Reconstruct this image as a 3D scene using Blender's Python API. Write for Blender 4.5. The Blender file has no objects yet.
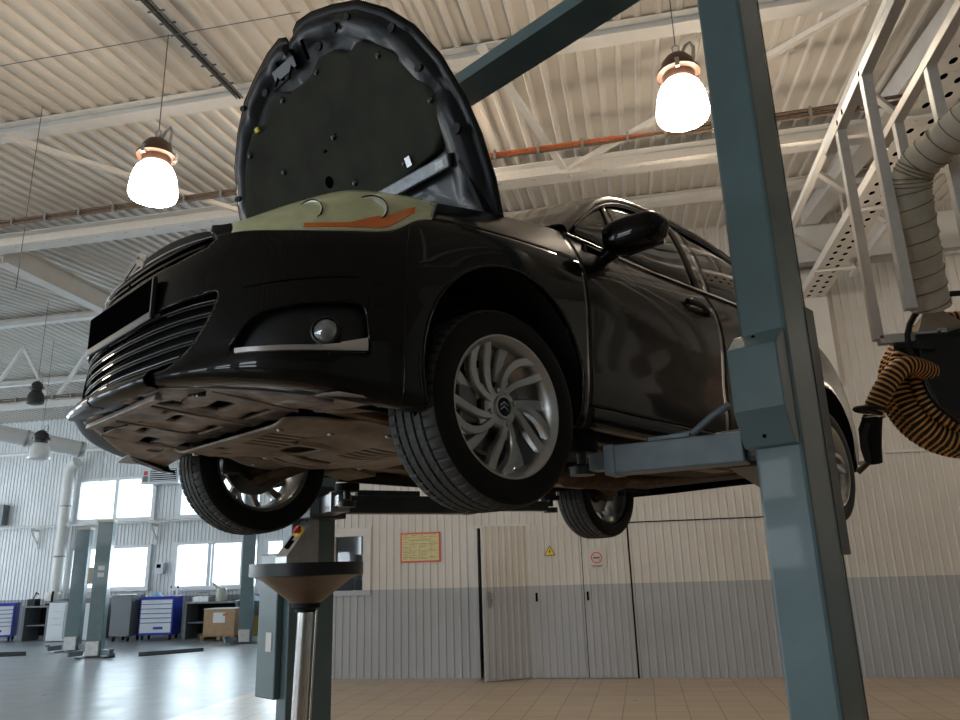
import bpy, bmesh, math, random
from mathutils import Vector, Matrix
random.seed(7)
PI = math.pi
SC = bpy.context.scene
COL = SC.collection
rad = math.radians

# ------------------------------------------------------------------ camera
CF, CP, CR_, CA, CH = 750.0, rad(15.6), rad(1.75), rad(-11.4), 1.5
_F = Vector((math.sin(CA)*math.cos(CP), math.cos(CA)*math.cos(CP), math.sin(CP)))
_R0 = Vector((math.cos(CA), -math.sin(CA), 0)); _U0 = _R0.cross(_F)
_R = _R0*math.cos(CR_) - _U0*math.sin(CR_); _U = _U0*math.cos(CR_) + _R0*math.sin(CR_)
CAMC = Vector((0, 0, CH))
cam = bpy.data.cameras.new('camera'); camo = bpy.data.objects.new('camera', cam); COL.objects.link(camo)
m = Matrix((( _R.x, _U.x, -_F.x, 0), (_R.y, _U.y, -_F.y, 0), (_R.z, _U.z, -_F.z, CH), (0, 0, 0, 1)))
camo.matrix_world = m
cam.sensor_width = 36; cam.sensor_fit = 'HORIZONTAL'; cam.lens = CF/960*36; cam.clip_start = .05; cam.clip_end = 300
SC.camera = camo
def ray(x, y): return _F + _R*((x-480)/CF) - _U*((y-360)/CF)
def atz(x, y, z): d = ray(x, y); return CAMC + d*((z-CH)/d.z)
def aty(x, y, Y): d = ray(x, y); return CAMC + d*(Y/d.y)
def atx(x, y, X): d = ray(x, y); return CAMC + d*(X/d.x)
def atk(x, y, k): return CAMC + ray(x, y)*k

# ------------------------------------------------------------------ world, light, exposure
SC.view_settings.view_transform = 'Standard'; SC.view_settings.look = 'None'
SC.view_settings.gamma = 1; SC.view_settings.use_curve_mapping = False
SC.view_settings.exposure = 0.22
W = bpy.data.worlds.new('overcast'); SC.world = W; W.use_nodes = True
W.node_tree.nodes['Background'].inputs[0].default_value = (.86, .93, 1, 1)
W.node_tree.nodes['Background'].inputs[1].default_value = 3.0
def area(name, loc, dirv, sx, sy, power, col):
    l = bpy.data.lights.new(name, 'AREA'); l.shape = 'RECTANGLE'; l.size = sx; l.size_y = sy; l.energy = power; l.color = col
    o = bpy.data.objects.new(name, l); COL.objects.link(o); o.location = loc
    o.rotation_euler = Vector(dirv).to_track_quat('-Z', 'Y').to_euler()
    return o
COOL = (.78, .90, 1)
COOL_ = (.80, .90, 1)
# one daylight source just outside every window opening: rear, left and front wall
FW = [(-15.92, -13.45, 1.33, 2.37), (-12.62, -10.6, 1.30, 2.40), (-9.9, -7.9, 1.30, 2.40), (-15.92, -13.45, 3.22, 4.30), (-12.62, -10.6, 3.22, 4.30), (-9.9, -7.9, 3.22, 4.30)]
LW = [(y, y+2.4, z, z+1.1) for y in (-6, -2.4, 1.2, 4.8, 8.4, 12, 15.4) for z in (1.3, 3.22)]
NW = [(x, x+2.4, z, z+1.1) for x in (-18.6, -14.8, -11.0, -7.2) for z in (1.3, 3.22)]
for a, b, c, d in FW: area('window_daylight', ((a+b)/2, 19.55, (c+d)/2), (0, -1, 0), b-a+.3, d-c+.3, 90, COOL)
for a, b, c, d in LW: area('window_daylight', (-22.05, (a+b)/2, (c+d)/2), (1, 0, 0), b-a+.3, d-c+.3, 82, COOL)
for a, b, c, d in NW: area('window_daylight', ((a+b)/2, -9.25, (c+d)/2), (0, 1, 0), b-a+.3, d-c+.3, 46, COOL_)
WARM = (1.0, .83, .66)
for i, (x, y) in enumerate(((6.6, 9.4), (-8.5, 4.6))):  # unseen warm point lights, added to brighten the partition and the left bay
    l = bpy.data.lights.new('unseen_fill_light', 'POINT'); l.energy = (60, 80)[i]; l.color = WARM; l.shadow_soft_size = .5
    o = bpy.data.objects.new('unseen_fill_light', l); COL.objects.link(o); o.location = (x, y, 4.0)

# ------------------------------------------------------------------ helpers
def tag(o, label=None, cat=None, group=None, kind=None):
    if label: o['label'] = label
    if cat: o['category'] = cat
    if group: o['group'] = group
    if kind: o['kind'] = kind
    return o
def empty(name, loc=(0, 0, 0), rz=0, label=None, cat=None, group=None):
    o = bpy.data.objects.new(name, None); COL.objects.link(o); o.location = loc; o.rotation_euler = (0, 0, rz)
    o.empty_display_size = .1
    return tag(o, label, cat, group)
def wmat(o):
    mm = Matrix.Translation(o.location) @ o.rotation_euler.to_matrix().to_4x4()
    return wmat(o.parent) @ mm if o.parent else mm
class M:
    def __init__(s): s.v = []; s.f = []; s.mi = []; s.cur = 0
    def add(s, vs, fs):
        b = len(s.v); s.v += [Vector(p) for p in vs]
        for f in fs: s.f.append(tuple(b+i for i in f)); s.mi.append(s.cur)
        return s
    def box(s, x0, x1, y0, y1, z0, z1, mat=None):
        vs = [Vector((x, y, z)) for z in (z0, z1) for y in (y0, y1) for x in (x0, x1)]
        if mat: vs = [mat @ p for p in vs]
        return s.add(vs, [(0, 2, 3, 1), (4, 5, 7, 6), (0, 1, 5, 4), (2, 6, 7, 3), (0, 4, 6, 2), (1, 3, 7, 5)])
    def bar(s, p, q, w, h, up=(0, 0, 1)):
        p = Vector(p); q = Vector(q); d = (q-p).normalized(); up = Vector(up)
        if abs(d.dot(up)) > .98: up = Vector((1, 0, 0))
        sd = d.cross(up).normalized(); u = sd.cross(d)
        vs = [a + sd*(i*w/2) + u*(j*h/2) for a in (p, q) for i, j in ((-1, -1), (1, -1), (1, 1), (-1, 1))]
        return s.add(vs, [(0, 1, 2, 3), (7, 6, 5, 4), (0, 4, 5, 1), (1, 5, 6, 2), (2, 6, 7, 3), (3, 7, 4, 0)])
    def prof(s, p, q, poly, up=(0, 0, 1)):      # closed polygon section swept from p to q
        p = Vector(p); q = Vector(q); d = (q-p).normalized(); up = Vector(up)
        sd = d.cross(up).normalized(); u = sd.cross(d); n = len(poly)
        vs = [a + sd*i + u*j for a in (p, q) for i, j in poly]
        return s.add(vs, [tuple(range(n))[::-1], tuple(range(n, 2*n))] + [(i, (i+1) % n, n+(i+1) % n, n+i) for i in range(n)])
    def tube(s, pts, r, n=10, cap=True):
        pts = [Vector(p) for p in pts]; rs = r if isinstance(r, (list, tuple)) else [r]*len(pts)
        prev = None; vs = []
        for i, p in enumerate(pts):
            d = (pts[min(i+1, len(pts)-1)] - pts[max(i-1, 0)]).normalized()
            if prev is None:
                a = Vector((0, 0, 1)) if abs(d.z) < .9 else Vector((1, 0, 0)); sd = d.cross(a).normalized()
            else:
                sd = (prev - d*prev.dot(d)).normalized()
            prev = sd; u = d.cross(sd)
            for k in range(n):
                t = 2*PI*k/n; vs.append(p + (sd*math.cos(t) + u*math.sin(t))*rs[i])
        fs = [(i*n+k, i*n+(k+1) % n, (i+1)*n+(k+1) % n, (i+1)*n+k) for i in range(len(pts)-1) for k in range(n)]
        if cap: fs += [tuple(range(n))[::-1], tuple(range((len(pts)-1)*n, len(pts)*n))]
        return s.add(vs, fs)
    def lathe(s, prof, n=32, o=(0, 0, 0), mat=None, cap=False):    # profile (r, z) about z
        o = Vector(o); vs = []
        for r, z in prof:
            for k in range(n):
                t = 2*PI*k/n; p = Vector((r*math.cos(t), r*math.sin(t), z))
                vs.append((mat @ p if mat else p) + o)
        L = len(prof)
        fs = [(i*n+k, i*n+(k+1) % n, (i+1)*n+(k+1) % n, (i+1)*n+k) for i in range(L-1) for k in range(n)]
        if cap: fs += [tuple(range(n))[::-1], tuple(range((L-1)*n, L*n))]
        return s.add(vs, fs)
    def ext(s, poly, a, b, fn):    # polygon of (p, q), extruded from a to b; fn(p, q, t) gives the point
        n = len(poly); vs = [fn(p, q, a) for p, q in poly] + [fn(p, q, b) for p, q in poly]
        return s.add(vs, [tuple(range(n))[::-1], tuple(range(n, 2*n))] + [(i, (i+1) % n, n+(i+1) % n, n+i) for i in range(n)])
    def grid(s, rows, closed=False, flip=False):
        nr = len(rows); nc = len(rows[0]); vs = [p for r in rows for p in r]; fs = []
        for i in range(nr-1):
            for j in range(nc if closed else nc-1):
                f = (i*nc+j, i*nc+(j+1) % nc, (i+1)*nc+(j+1) % nc, (i+1)*nc+j); fs.append(f[::-1] if flip else f)
        return s.add(vs, fs)
    def build(s, name, mat, parent=None, ws=False, smooth=None, bevel=0, solid=0, loc=None, recalc=True, merge=0, subs=0, cat=None, label=None, group=None, kind=None, offset=-1):
        me = bpy.data.meshes.new(name)
        vs = s.v
        if ws and parent:
            inv = wmat(parent).inverted(); vs = [inv @ p for p in vs]
        if loc == 'auto':
            xs = [p.x for p in vs]; ys = [p.y for p in vs]; zs = [p.z for p in vs]
            loc = Vector(((min(xs)+max(xs))/2, (min(ys)+max(ys))/2, min(zs))); vs = [p-loc for p in vs]
        me.from_pydata([tuple(p) for p in vs], [], s.f)
        mats = mat if isinstance(mat, (list, tuple)) else [mat]
        for k in mats: me.materials.append(k)
        if len(mats) > 1:
            for i, p in enumerate(me.polygons): p.material_index = s.mi[i]
        if recalc or merge:
            bm = bmesh.new(); bm.from_mesh(me)
            if merge: bmesh.ops.remove_doubles(bm, verts=bm.verts, dist=merge)
            if recalc: bmesh.ops.recalc_face_normals(bm, faces=bm.faces)
            bm.to_mesh(me); bm.free()
        if smooth is not None:
            for p in me.polygons: p.use_smooth = True
            if smooth < 180: me.set_sharp_from_angle(angle=rad(smooth))
        o = bpy.data.objects.new(name, me); COL.objects.link(o); o.parent = parent
        if loc is not None: o.location = loc
        if solid:
            md = o.modifiers.new('solid', 'SOLIDIFY'); md.thickness = solid; md.offset = offset
        if bevel:
            md = o.modifiers.new('bevel', 'BEVEL'); md.width = bevel; md.segments = 2; md.limit_method = 'ANGLE'
        if subs:
            md = o.modifiers.new('subs', 'SUBSURF'); md.levels = subs; md.render_levels = subs
        return tag(o, label, cat, group, kind)
def copy_tree(o, parent=None):
    c = o.copy(); COL.objects.link(c); c.parent = parent
    for ch in [x for x in list(COL.objects) if x.parent == o]: copy_tree(ch, c)
    return c
def place(o, loc, rz=0, label=None): 
    o.location = loc; o.rotation_euler = (0, 0, rz)
    if label: o['label'] = label
    return o

# ------------------------------------------------------------------ materials
def mat(name, col, rough=.5, metal=0, coat=0, noise=0, nscale=30, bump=0, bscale=80, spec=.5, emit=None, estr=0, alpha=1, coord='Object', c2=None, tint=None):
    m_ = bpy.data.materials.new(name); m_.use_nodes = True; nt = m_.node_tree; b = nt.nodes['Principled BSDF']
    b.inputs['Base Color'].default_value = (*col, 1); b.inputs['Roughness'].default_value = rough; b.inputs['Metallic'].default_value = metal
    b.inputs['Coat Weight'].default_value = coat; b.inputs['Coat Roughness'].default_value = .04
    b.inputs['Specular IOR Level'].default_value = spec; b.inputs['Alpha'].default_value = alpha
    if emit: b.inputs['Emission Color'].default_value = (*emit, 1); b.inputs['Emission Strength'].default_value = estr
    tc = nt.nodes.new('ShaderNodeTexCoord')
    if noise or c2:
        n = nt.nodes.new('ShaderNodeTexNoise'); n.inputs['Scale'].default_value = nscale; n.inputs['Detail'].default_value = 5
        nt.links.new(tc.outputs[coord], n.inputs['Vector'])
        r = nt.nodes.new('ShaderNodeValToRGB'); r.color_ramp.elements[0].position = .3; r.color_ramp.elements[1].position = .7
        a = tuple(c*(1-noise) for c in col); d = c2 or tuple(min(1, c*(1+noise)) for c in col)
        r.color_ramp.elements[0].color = (*a, 1); r.color_ramp.elements[1].color = (*d, 1)
        nt.links.new(n.outputs['Fac'], r.inputs[0]); nt.links.new(r.outputs[0], b.inputs['Base Color'])
    if bump:
        n2 = nt.nodes.new('ShaderNodeTexNoise'); n2.inputs['Scale'].default_value = bscale; n2.inputs['Detail'].default_value = 4
        nt.links.new(tc.outputs[coord], n2.inputs['Vector'])
        bp = nt.nodes.new('ShaderNodeBump'); bp.inputs['Strength'].default_value = bump; bp.inputs['Distance'].default_value = .002
        nt.links.new(n2.outputs['Fac'], bp.inputs['Height']); nt.links.new(bp.outputs[0], b.inputs['Normal'])
    return m_
PAINT = mat('black_car_paint', (.0022, .0021, .0020), .35, 0, .60, spec=.05)
PLAS = mat('black_plastic', (.006, .006, .007), .38, noise=.2)
PLASD = mat('matte_black_plastic', (.006, .006, .006), .75, noise=.2)
PIANO = mat('piano_black', (.003, .003, .003), .06, 0, .5)
CHROME = mat('chrome', (.75, .76, .78), .10, 1, noise=.03)
RUB = mat('tyre_rubber', (.004, .004, .004), .7, spec=.25, noise=.25, nscale=60, bump=.2, bscale=200)
RUBW = mat('tyre_tread_rubber', (.045, .045, .043), .72, noise=.2, nscale=40, bump=.2, bscale=300)
ALLOY = mat('grey_alloy', (.52, .52, .51), .33, .85, noise=.05)
ALLOYD = mat('dark_alloy', (.17, .17, .17), .36, .9, noise=.1)
DISC = mat('brake_disc_steel', (.25, .24, .23), .35, 1, noise=.15, nscale=15)
RUST = mat('rusty_cast_iron', (.075, .04, .022), .8, .3, noise=.4, nscale=25, bump=.4)
TRAY = mat('dusty_undershield', (.30, .255, .21), .55, noise=.35, nscale=9, bump=.4, bscale=40)
TRAYF = mat('dusty_bumper_underside', (.32, .275, .25), .42, noise=.4, nscale=14, bump=.3, bscale=40)
UNDER = mat('dirty_underbody', (.20, .15, .09), .6, noise=.5, nscale=8, bump=.4, bscale=30)
STEEL = mat('steel', (.45, .45, .45), .28, 1, noise=.1, nscale=20)
STAIN = mat('stainless_tube', (.62, .61, .58), .22, 1, noise=.06)
GLASSC = mat('car_glass', (.02, .022, .02), .02, 0, 0, spec=.8)
LIFT = mat('lift_grey_green_enamel', (.105, .170, .180), .34, 0, .15, noise=.10, nscale=6, bump=.15, bscale=60)
LIFTD = mat('lift_dark_enamel', (.035, .048, .045), .42, noise=.2, nscale=6)
LIFTA = mat('lift_arm_blue_grey', (.16, .21, .24), .42, noise=.15, nscale=12, bump=.2)
WSTEEL = mat('white_painted_steel', (.66, .65, .62), .45, noise=.05, nscale=5)
CAGE = mat('pale_angle_steel', (.66, .63, .58), .42, noise=.05)
GALV = mat('galvanised_steel', (.42, .42, .41), .35, .8, noise=.15, nscale=12)
WIRE = mat('grey_wire', (.10, .10, .10), .5, .3)
ORANGEC = mat('orange_cable', (.62, .16, .05), .5, noise=.2)
BROWNC = mat('brown_cables', (.16, .11, .075), .6, noise=.3, nscale=40)
BAKE = mat('brown_lamp_housing', (.085, .045, .03), .45, noise=.15)
BAKEB = mat('black_lamp_housing', (.02, .02, .02), .5, noise=.15)
BELL = mat('lit_bell_glass', (1, .9, .75), .3, emit=(1, .83, .64), estr=46)
BELLOFF = mat('unlit_bell_glass', (.75, .78, .78), .25, noise=.05)
DUCT = mat('beige_duct_fabric', (.50, .45, .36), .6, noise=.15, nscale=7, bump=.4, bscale=25)
HOSEO = mat('orange_hose_ribs', (.66, .30, .06), .55, noise=.2, nscale=30)
BLUE = mat('blue_tool_cabinet', (.012, .035, .42), .35, noise=.1)
DRAWER = mat('aluminium_drawer_fronts', (.62, .66, .70), .35, .3, noise=.05)
CARTON = mat('cardboard', (.42, .27, .15), .8, noise=.1, nscale=12)
WOOD = mat('pallet_wood', (.28, .17, .09), .8, noise=.25, nscale=10)
GREYC = mat('grey_cabinet', (.13, .15, .16), .45, noise=.1)
WHITEC = mat('white_cabinet', (.62, .65, .67), .4, noise=.05)
WFRAME = mat('white_window_frame', (.72, .74, .76), .4, noise=.03)
YEL = mat('yellow_sign', (.80, .60, .02), .5, noise=.03)
REDM = mat('red_plastic', (.55, .02, .02), .35, noise=.05)
BLACKM = mat('black_ink', (.002, .002, .002), 1, noise=.05, spec=0)
WHITEM = mat('white_sticker', (.75, .75, .74), .5, noise=.03)
PAPER = mat('yellow_poster_paper', (.62, .56, .30), .7, noise=.06)
INK = mat('brown_poster_print', (.22, .16, .08), .7, noise=.2)
REDF = mat('red_poster_border', (.60, .10, .06), .5, noise=.05)
AMBER = mat('amber_reflector', (.75, .16, .01), .2, 0, .5, emit=None)
LAMPIN = mat('silver_reflector', (.80, .80, .70), .30, .35, noise=.1)
SEAT = mat('dark_seat_fabric', (.02, .02, .02), .85, noise=.2, nscale=60)
LINER = mat('dark_felt_liner', (.018, .019, .012), .95, c2=(.035, .036, .022), nscale=6, bump=.5, bscale=120)
HOODIN = mat('hood_inner_paint', (.008, .010, .012), .42, 0, .1, noise=.15, nscale=5, spec=.3)
DUST = mat('dusty_concrete_dark', (.015, .015, .015), .9, spec=.05, noise=.2)
def lens_mat():
    m_ = bpy.data.materials.new('yellowed_lens'); m_.use_nodes = True; nt = m_.node_tree; b = nt.nodes['Principled BSDF']
    out = nt.nodes['Material Output']
    b.inputs['Base Color'].default_value = (.96, .97, .68, 1); b.inputs['Roughness'].default_value = .08
    b.inputs['Coat Weight'].default_value = .8
    tr = nt.nodes.new('ShaderNodeBsdfTransparent'); tr.inputs[0].default_value = (.97, .98, .84, 1)
    mx = nt.nodes.new('ShaderNodeMixShader'); n = nt.nodes.new('ShaderNodeTexNoise'); n.inputs['Scale'].default_value = 9
    mr = nt.nodes.new('ShaderNodeMapRange'); mr.inputs[3].default_value = .34; mr.inputs[4].default_value = .50
    nt.links.new(n.outputs['Fac'], mr.inputs[0]); nt.links.new(mr.outputs[0], mx.inputs[0])
    nt.links.new(tr.outputs[0], mx.inputs[1]); nt.links.new(b.outputs[0], mx.inputs[2]); nt.links.new(mx.outputs[0], out.inputs[0])
    return m_
LENS = lens_mat()
def pane_mat(name, t, refl=.9):
    m_ = bpy.data.materials.new(name); m_.use_nodes = True; nt = m_.node_tree; out = nt.nodes['Material Output']
    nt.nodes.remove(nt.nodes['Principled BSDF'])
    tr = nt.nodes.new('ShaderNodeBsdfTransparent'); tr.inputs[0].default_value = (*t, 1)
    g = nt.nodes.new('ShaderNodeBsdfGlossy'); g.inputs['Roughness'].default_value = .02; g.inputs[0].default_value = (refl, refl, refl, 1)
    fr = nt.nodes.new('ShaderNodeFresnel'); fr.inputs[0].default_value = 1.5
    mx = nt.nodes.new('ShaderNodeMixShader'); nt.links.new(fr.outputs[0], mx.inputs[0])
    nt.links.new(tr.outputs[0], mx.inputs[1]); nt.links.new(g.outputs[0], mx.inputs[2]); nt.links.new(mx.outputs[0], out.inputs[0])
    return m_
PANE = pane_mat('window_glass', (.93, .97, .98)); CGLASS = pane_mat('tinted_car_glass', (.22, .26, .22))
def dado_mat(name, up, lo, zline=1.25, rough=.5):
    m_ = mat(name, up, rough); nt = m_.node_tree; b = nt.nodes['Principled BSDF']
    g = nt.nodes.new('ShaderNodeNewGeometry'); sp = nt.nodes.new('ShaderNodeSeparateXYZ'); nt.links.new(g.outputs['Position'], sp.inputs[0])
    n = nt.nodes.new('ShaderNodeTexNoise'); n.inputs['Scale'].default_value = 1.2; n.inputs['Detail'].default_value = 6
    nt.links.new(g.outputs['Position'], n.inputs['Vector'])
    ma = nt.nodes.new('ShaderNodeMath'); ma.operation = 'GREATER_THAN'; ma.inputs[1].default_value = zline; nt.links.new(sp.outputs[2], ma.inputs[0])
    mx = nt.nodes.new('ShaderNodeMix'); mx.data_type = 'RGBA'; nt.links.new(ma.outputs[0], mx.inputs[0])
    mx.inputs[6].default_value = (*lo, 1); mx.inputs[7].default_value = (*up, 1)
    m2 = nt.nodes.new('ShaderNodeMix'); m2.data_type = 'RGBA'; m2.blend_type = 'MULTIPLY'; m2.inputs[0].default_value = .35
    nt.links.new(mx.outputs[2], m2.inputs[6])
    r = nt.nodes.new('ShaderNodeValToRGB'); r.color_ramp.elements[0].position = .35; r.color_ramp.elements[0].color = (.72, .70, .66, 1); r.color_ramp.elements[1].position = .6
    nt.links.new(n.outputs['Fac'], r.inputs[0]); nt.links.new(r.outputs[0], m2.inputs[7]); nt.links.new(m2.outputs[2], b.inputs['Base Color'])
    return m_
WALLM = dado_mat('corrugated_wall_paint', (.60, .585, .55), (.37, .39, .41))
WALLF = dado_mat('far_wall_paint', (.70, .73, .74), (.27, .29, .31), 1.05)
DECK = mat('white_roof_deck', (.60, .57, .52), .5, noise=.05, nscale=1.5)
def floor_mat():
    m_ = mat('beige_floor_tiles', (.5, .4, .3), .22, 0, 0); nt = m_.node_tree; b = nt.nodes['Principled BSDF']
    g = nt.nodes.new('ShaderNodeNewGeometry'); mp = nt.nodes.new('ShaderNodeMapping'); nt.links.new(g.outputs['Position'], mp.inputs[0])
    br = nt.nodes.new('ShaderNodeTexBrick'); br.offset = 0; br.inputs['Scale'].default_value = 1
    br.inputs['Brick Width'].default_value = .34; br.inputs['Row Height'].default_value = .34; br.inputs['Mortar Size'].default_value = .005
    br.inputs['Color1'].default_value = (.52, .42, .31, 1); br.inputs['Color2'].default_value = (.47, .38, .28, 1); br.inputs['Mortar'].default_value = (.16, .12, .09, 1)
    nt.links.new(mp.outputs[0], br.inputs[0]); 
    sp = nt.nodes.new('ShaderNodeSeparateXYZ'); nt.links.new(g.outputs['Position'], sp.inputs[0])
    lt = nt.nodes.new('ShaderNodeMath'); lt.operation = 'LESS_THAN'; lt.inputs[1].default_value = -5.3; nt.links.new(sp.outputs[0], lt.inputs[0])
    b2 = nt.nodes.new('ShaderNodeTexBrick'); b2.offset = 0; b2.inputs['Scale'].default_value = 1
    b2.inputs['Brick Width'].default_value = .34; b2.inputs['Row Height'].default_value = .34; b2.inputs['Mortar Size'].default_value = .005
    b2.inputs['Color1'].default_value = (.27, .29, .31, 1); b2.inputs['Color2'].default_value = (.25, .27, .29, 1); b2.inputs['Mortar'].default_value = (.16, .16, .17, 1)  # cool daylight reflected on the left bay floor, put into its tile colour
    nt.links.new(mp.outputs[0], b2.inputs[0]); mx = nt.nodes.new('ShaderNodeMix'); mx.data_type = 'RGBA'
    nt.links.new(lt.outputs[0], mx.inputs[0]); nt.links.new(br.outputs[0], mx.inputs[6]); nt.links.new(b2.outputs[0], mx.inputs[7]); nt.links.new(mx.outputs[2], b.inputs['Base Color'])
    n = nt.nodes.new('ShaderNodeTexNoise'); n.inputs['Scale'].default_value = 2.5; n.inputs['Detail'].default_value = 6; nt.links.new(g.outputs['Position'], n.inputs[0])
    mr = nt.nodes.new('ShaderNodeMapRange'); mr.inputs[3].default_value = .22; mr.inputs[4].default_value = .42; nt.links.new(n.outputs[0], mr.inputs[0]); nt.links.new(mr.outputs[0], b.inputs['Roughness'])
    return m_
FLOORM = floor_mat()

# ------------------------------------------------------------------ shell of the hall
X0, X1, Y0, Y1, YP = -21.8, 7.5, -9.0, 19.3, 11.3
def zroof(y): return 5.52 + .09*y if y < 12 else 6.6 - .05*(y-12)
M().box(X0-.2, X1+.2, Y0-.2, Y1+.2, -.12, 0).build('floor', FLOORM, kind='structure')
m_ = M()
def deck_rows(ya, yb):
    xs = []; x = X0
    while x < X1:
        for dx, dz in ((0, 0), (.035, 0), (.052, .034), (.160, .034)): xs.append((x+dx, dz))
        x += .177
    ra = [Vector((a, ya, zroof(ya)+d)) for a, d in xs]; rb = [Vector((a, yb, zroof(yb)+d)) for a, d in xs]
    return ra, rb
for ya, yb in ((Y0-.2, 12), (12, Y1+.2)): m_.grid(list(deck_rows(ya, yb)))
m_.build('ceiling', DECK, kind='structure', recalc=False)
M().box(X0-.3, X1+.3, Y0-.3, Y1+.3, 6.95, 7.05).build('ceiling', DECK, kind='structure')
def corr(name, a, b, z0, z1, mt, holes=(), period=.115, dep=.014, back=.06):
    # corrugated sheet along a->b (2D points); holes = (s0, s1, z0, z1) along the run
    a = Vector((a[0], a[1], 0)); b = Vector((b[0], b[1], 0)); d = (b-a).normalized(); L = (b-a).length; n = Vector((d.y, -d.x, 0))
    ss = []; s_ = 0
    while s_ < L:
        for ds, o in ((0, 0), (.076, 0), (.084, dep), (.106, dep)):
            if s_+ds < L: ss.append((s_+ds, o))
        s_ += period
    for h in holes: ss += [(h[0], 0), (h[1], 0)]
    ss.append((L, 0)); ss.sort()
    zs = sorted(set([z0, z1] + [h[2] for h in holes] + [h[3] for h in holes]))
    m_ = M(); vs = [a + d*s + n*o + Vector((0, 0, z)) for z in zs for s, o in ss]; fs = []; N = len(ss)
    for i in range(len(zs)-1):
        for j in range(N-1):
            sm = (ss[j][0]+ss[j+1][0])/2; zm = (zs[i]+zs[i+1])/2
            if any(h[0] < sm < h[1] and h[2] < zm < h[3] for h in holes): continue
            fs.append((i*N+j, i*N+j+1, (i+1)*N+j+1, (i+1)*N+j))
    m_.add(vs, fs)
    return m_.build(name, mt, kind='structure', recalc=False, solid=back, offset=-1)
# partition wall (facing us) with office window, open door
def sx(x): return x + 5.2
corr('wall_partition', (-5.2, YP), (X1, YP), 0, 6.75, WALLM, holes=((sx(-4.68), sx(-4.2), 1.25, 2.06), (sx(-2.41), sx(-1.62), 0, 2.10)))
corr('wall_partition_end', (-5.2, Y1), (-5.2, YP), 0, 6.75, WALLF)
# far window wall
corr('wall_back', (X0, Y1), (-5.2, Y1), 0, 6.5, WALLF, holes=[(a-X0, b-X0, c, d) for a, b, c, d in FW], back=.12)
corr('wall_left', (X0, Y0), (X0, Y1), 0, 6.75, WALLF, holes=[(a-Y0, b-Y0, c, d) for a, b, c, d in LW])
corr('wall_right', (X1, Y1), (X1, Y0), 0, 6.75, WALLM)
corr('wall_front', (X1, Y0), (X0, Y0), 0, 6.75, WALLM, holes=[(X1-b, X1-a, c, d) for a, b, c, d in NW])
for i, (a, b, c, d) in enumerate(FW):
    w = empty(f'window_{i+1}', ((a+b)/2, Y1, c)); tag(w, kind='structure')
    f = M(); y = Y1-.03
    for (p, q, r, s) in ((a-.06, b+.06, c-.08, c), (a-.06, b+.06, d, d+.08), (a-.06, a+.05, c, d), (b-.05, b+.06, c, d)): f.box(p, q, y-.06, y+.08, r, s)
    f.box((a+b)/2-.05, (a+b)/2+.05, y-.03, y+.05, c, d)
    if i == 1: f.box((a+b)/2+.08, (a+b)/2+.14, y-.03, y+.05, c, d)
    f.build('window_frame', WFRAME, w, ws=True, bevel=.006)
    M().box(a, b, Y1+.02, Y1+.03, c, d).build('window_pane', PANE, w, ws=True)
    M().box(a-.12, b+.12, y-.14, y-.02, c-.12, c-.08).build('window_sill', WFRAME, w, ws=True, bevel=.004)
w = empty('window_7', (-4.44, YP, 1.25)); tag(w, kind='structure')
f = M()
for (p, q, r, s) in ((-4.75, -4.07, 2.05, 2.18), (-4.75, -4.07, 1.17, 1.25), (-4.75, -4.66, 1.25, 2.05), (-4.20, -4.07, 1.25, 2.05)): f.box(p, q, YP-.035, YP+.05, r, s)
f.build('window_frame', WALLM, w, ws=True, bevel=.004)
M().box(-4.66, -4.2, YP+.03, YP+.04, 1.25, 2.05).build('window_pane', PANE, w, ws=True)
# office room behind the partition: only what the window and the door gap can show
r_ = M(); r_.box(-5.1, 1.2, 13.6, 13.65, 0, 2.8); r_.box(1.15, 1.2, YP+.1, 13.6, 0, 2.8); r_.box(-5.1, 1.2, YP+.1, 13.6, 2.75, 2.8)
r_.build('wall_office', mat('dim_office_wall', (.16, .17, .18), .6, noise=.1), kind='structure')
sh = empty('office_shelf', (-4.3, 12.9, 0), 0, 'dim office shelf seen through the small partition window', 'shelf')
q = M(); 
for x in (-4.9, -4.05): q.box(x, x+.04, 12.7, 13.0, 0, 1.8)
q.build('side_panel', WHITEC, sh, ws=True)
for z in (.5, 1.0, 1.38, 1.78): M().box(-4.9, -4.01, 12.7, 13.0, z, z+.03).build('shelf_board', WHITEC, sh, ws=True)
b_ = M(); b_.box(-4.34, -4.16, 12.66, 12.92, 1.411, 1.6); b_.build('office_box', BLACKM, loc='auto', bevel=.006, cat='box', label='small dark box on the shelf behind the office window')
# --- doors in the partition
def leaf(m_, w, h, dep=.01, period=.1):
    xs = []; x = 0
    while x < w-.02:
        xs += [(x, 0), (x+.05, 0), (x+.062, -dep), (x+.09, -dep)]; x += period
    xs = [p for p in xs if p[0] < w-.01] + [(w, 0)]
    f = [Vector((a, o, z)) for z in (0, h) for a, o in xs]; N = len(xs)
    m_.add(f, [(j, j+1, N+j+1, N+j) for j in range(N-1)]); m_.box(0, w, .004, .045, 0, h)
    return m_
d1 = empty('door_1', (-1.64, YP-.02, .012), rad(180+31)); tag(d1, kind='structure')
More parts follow.
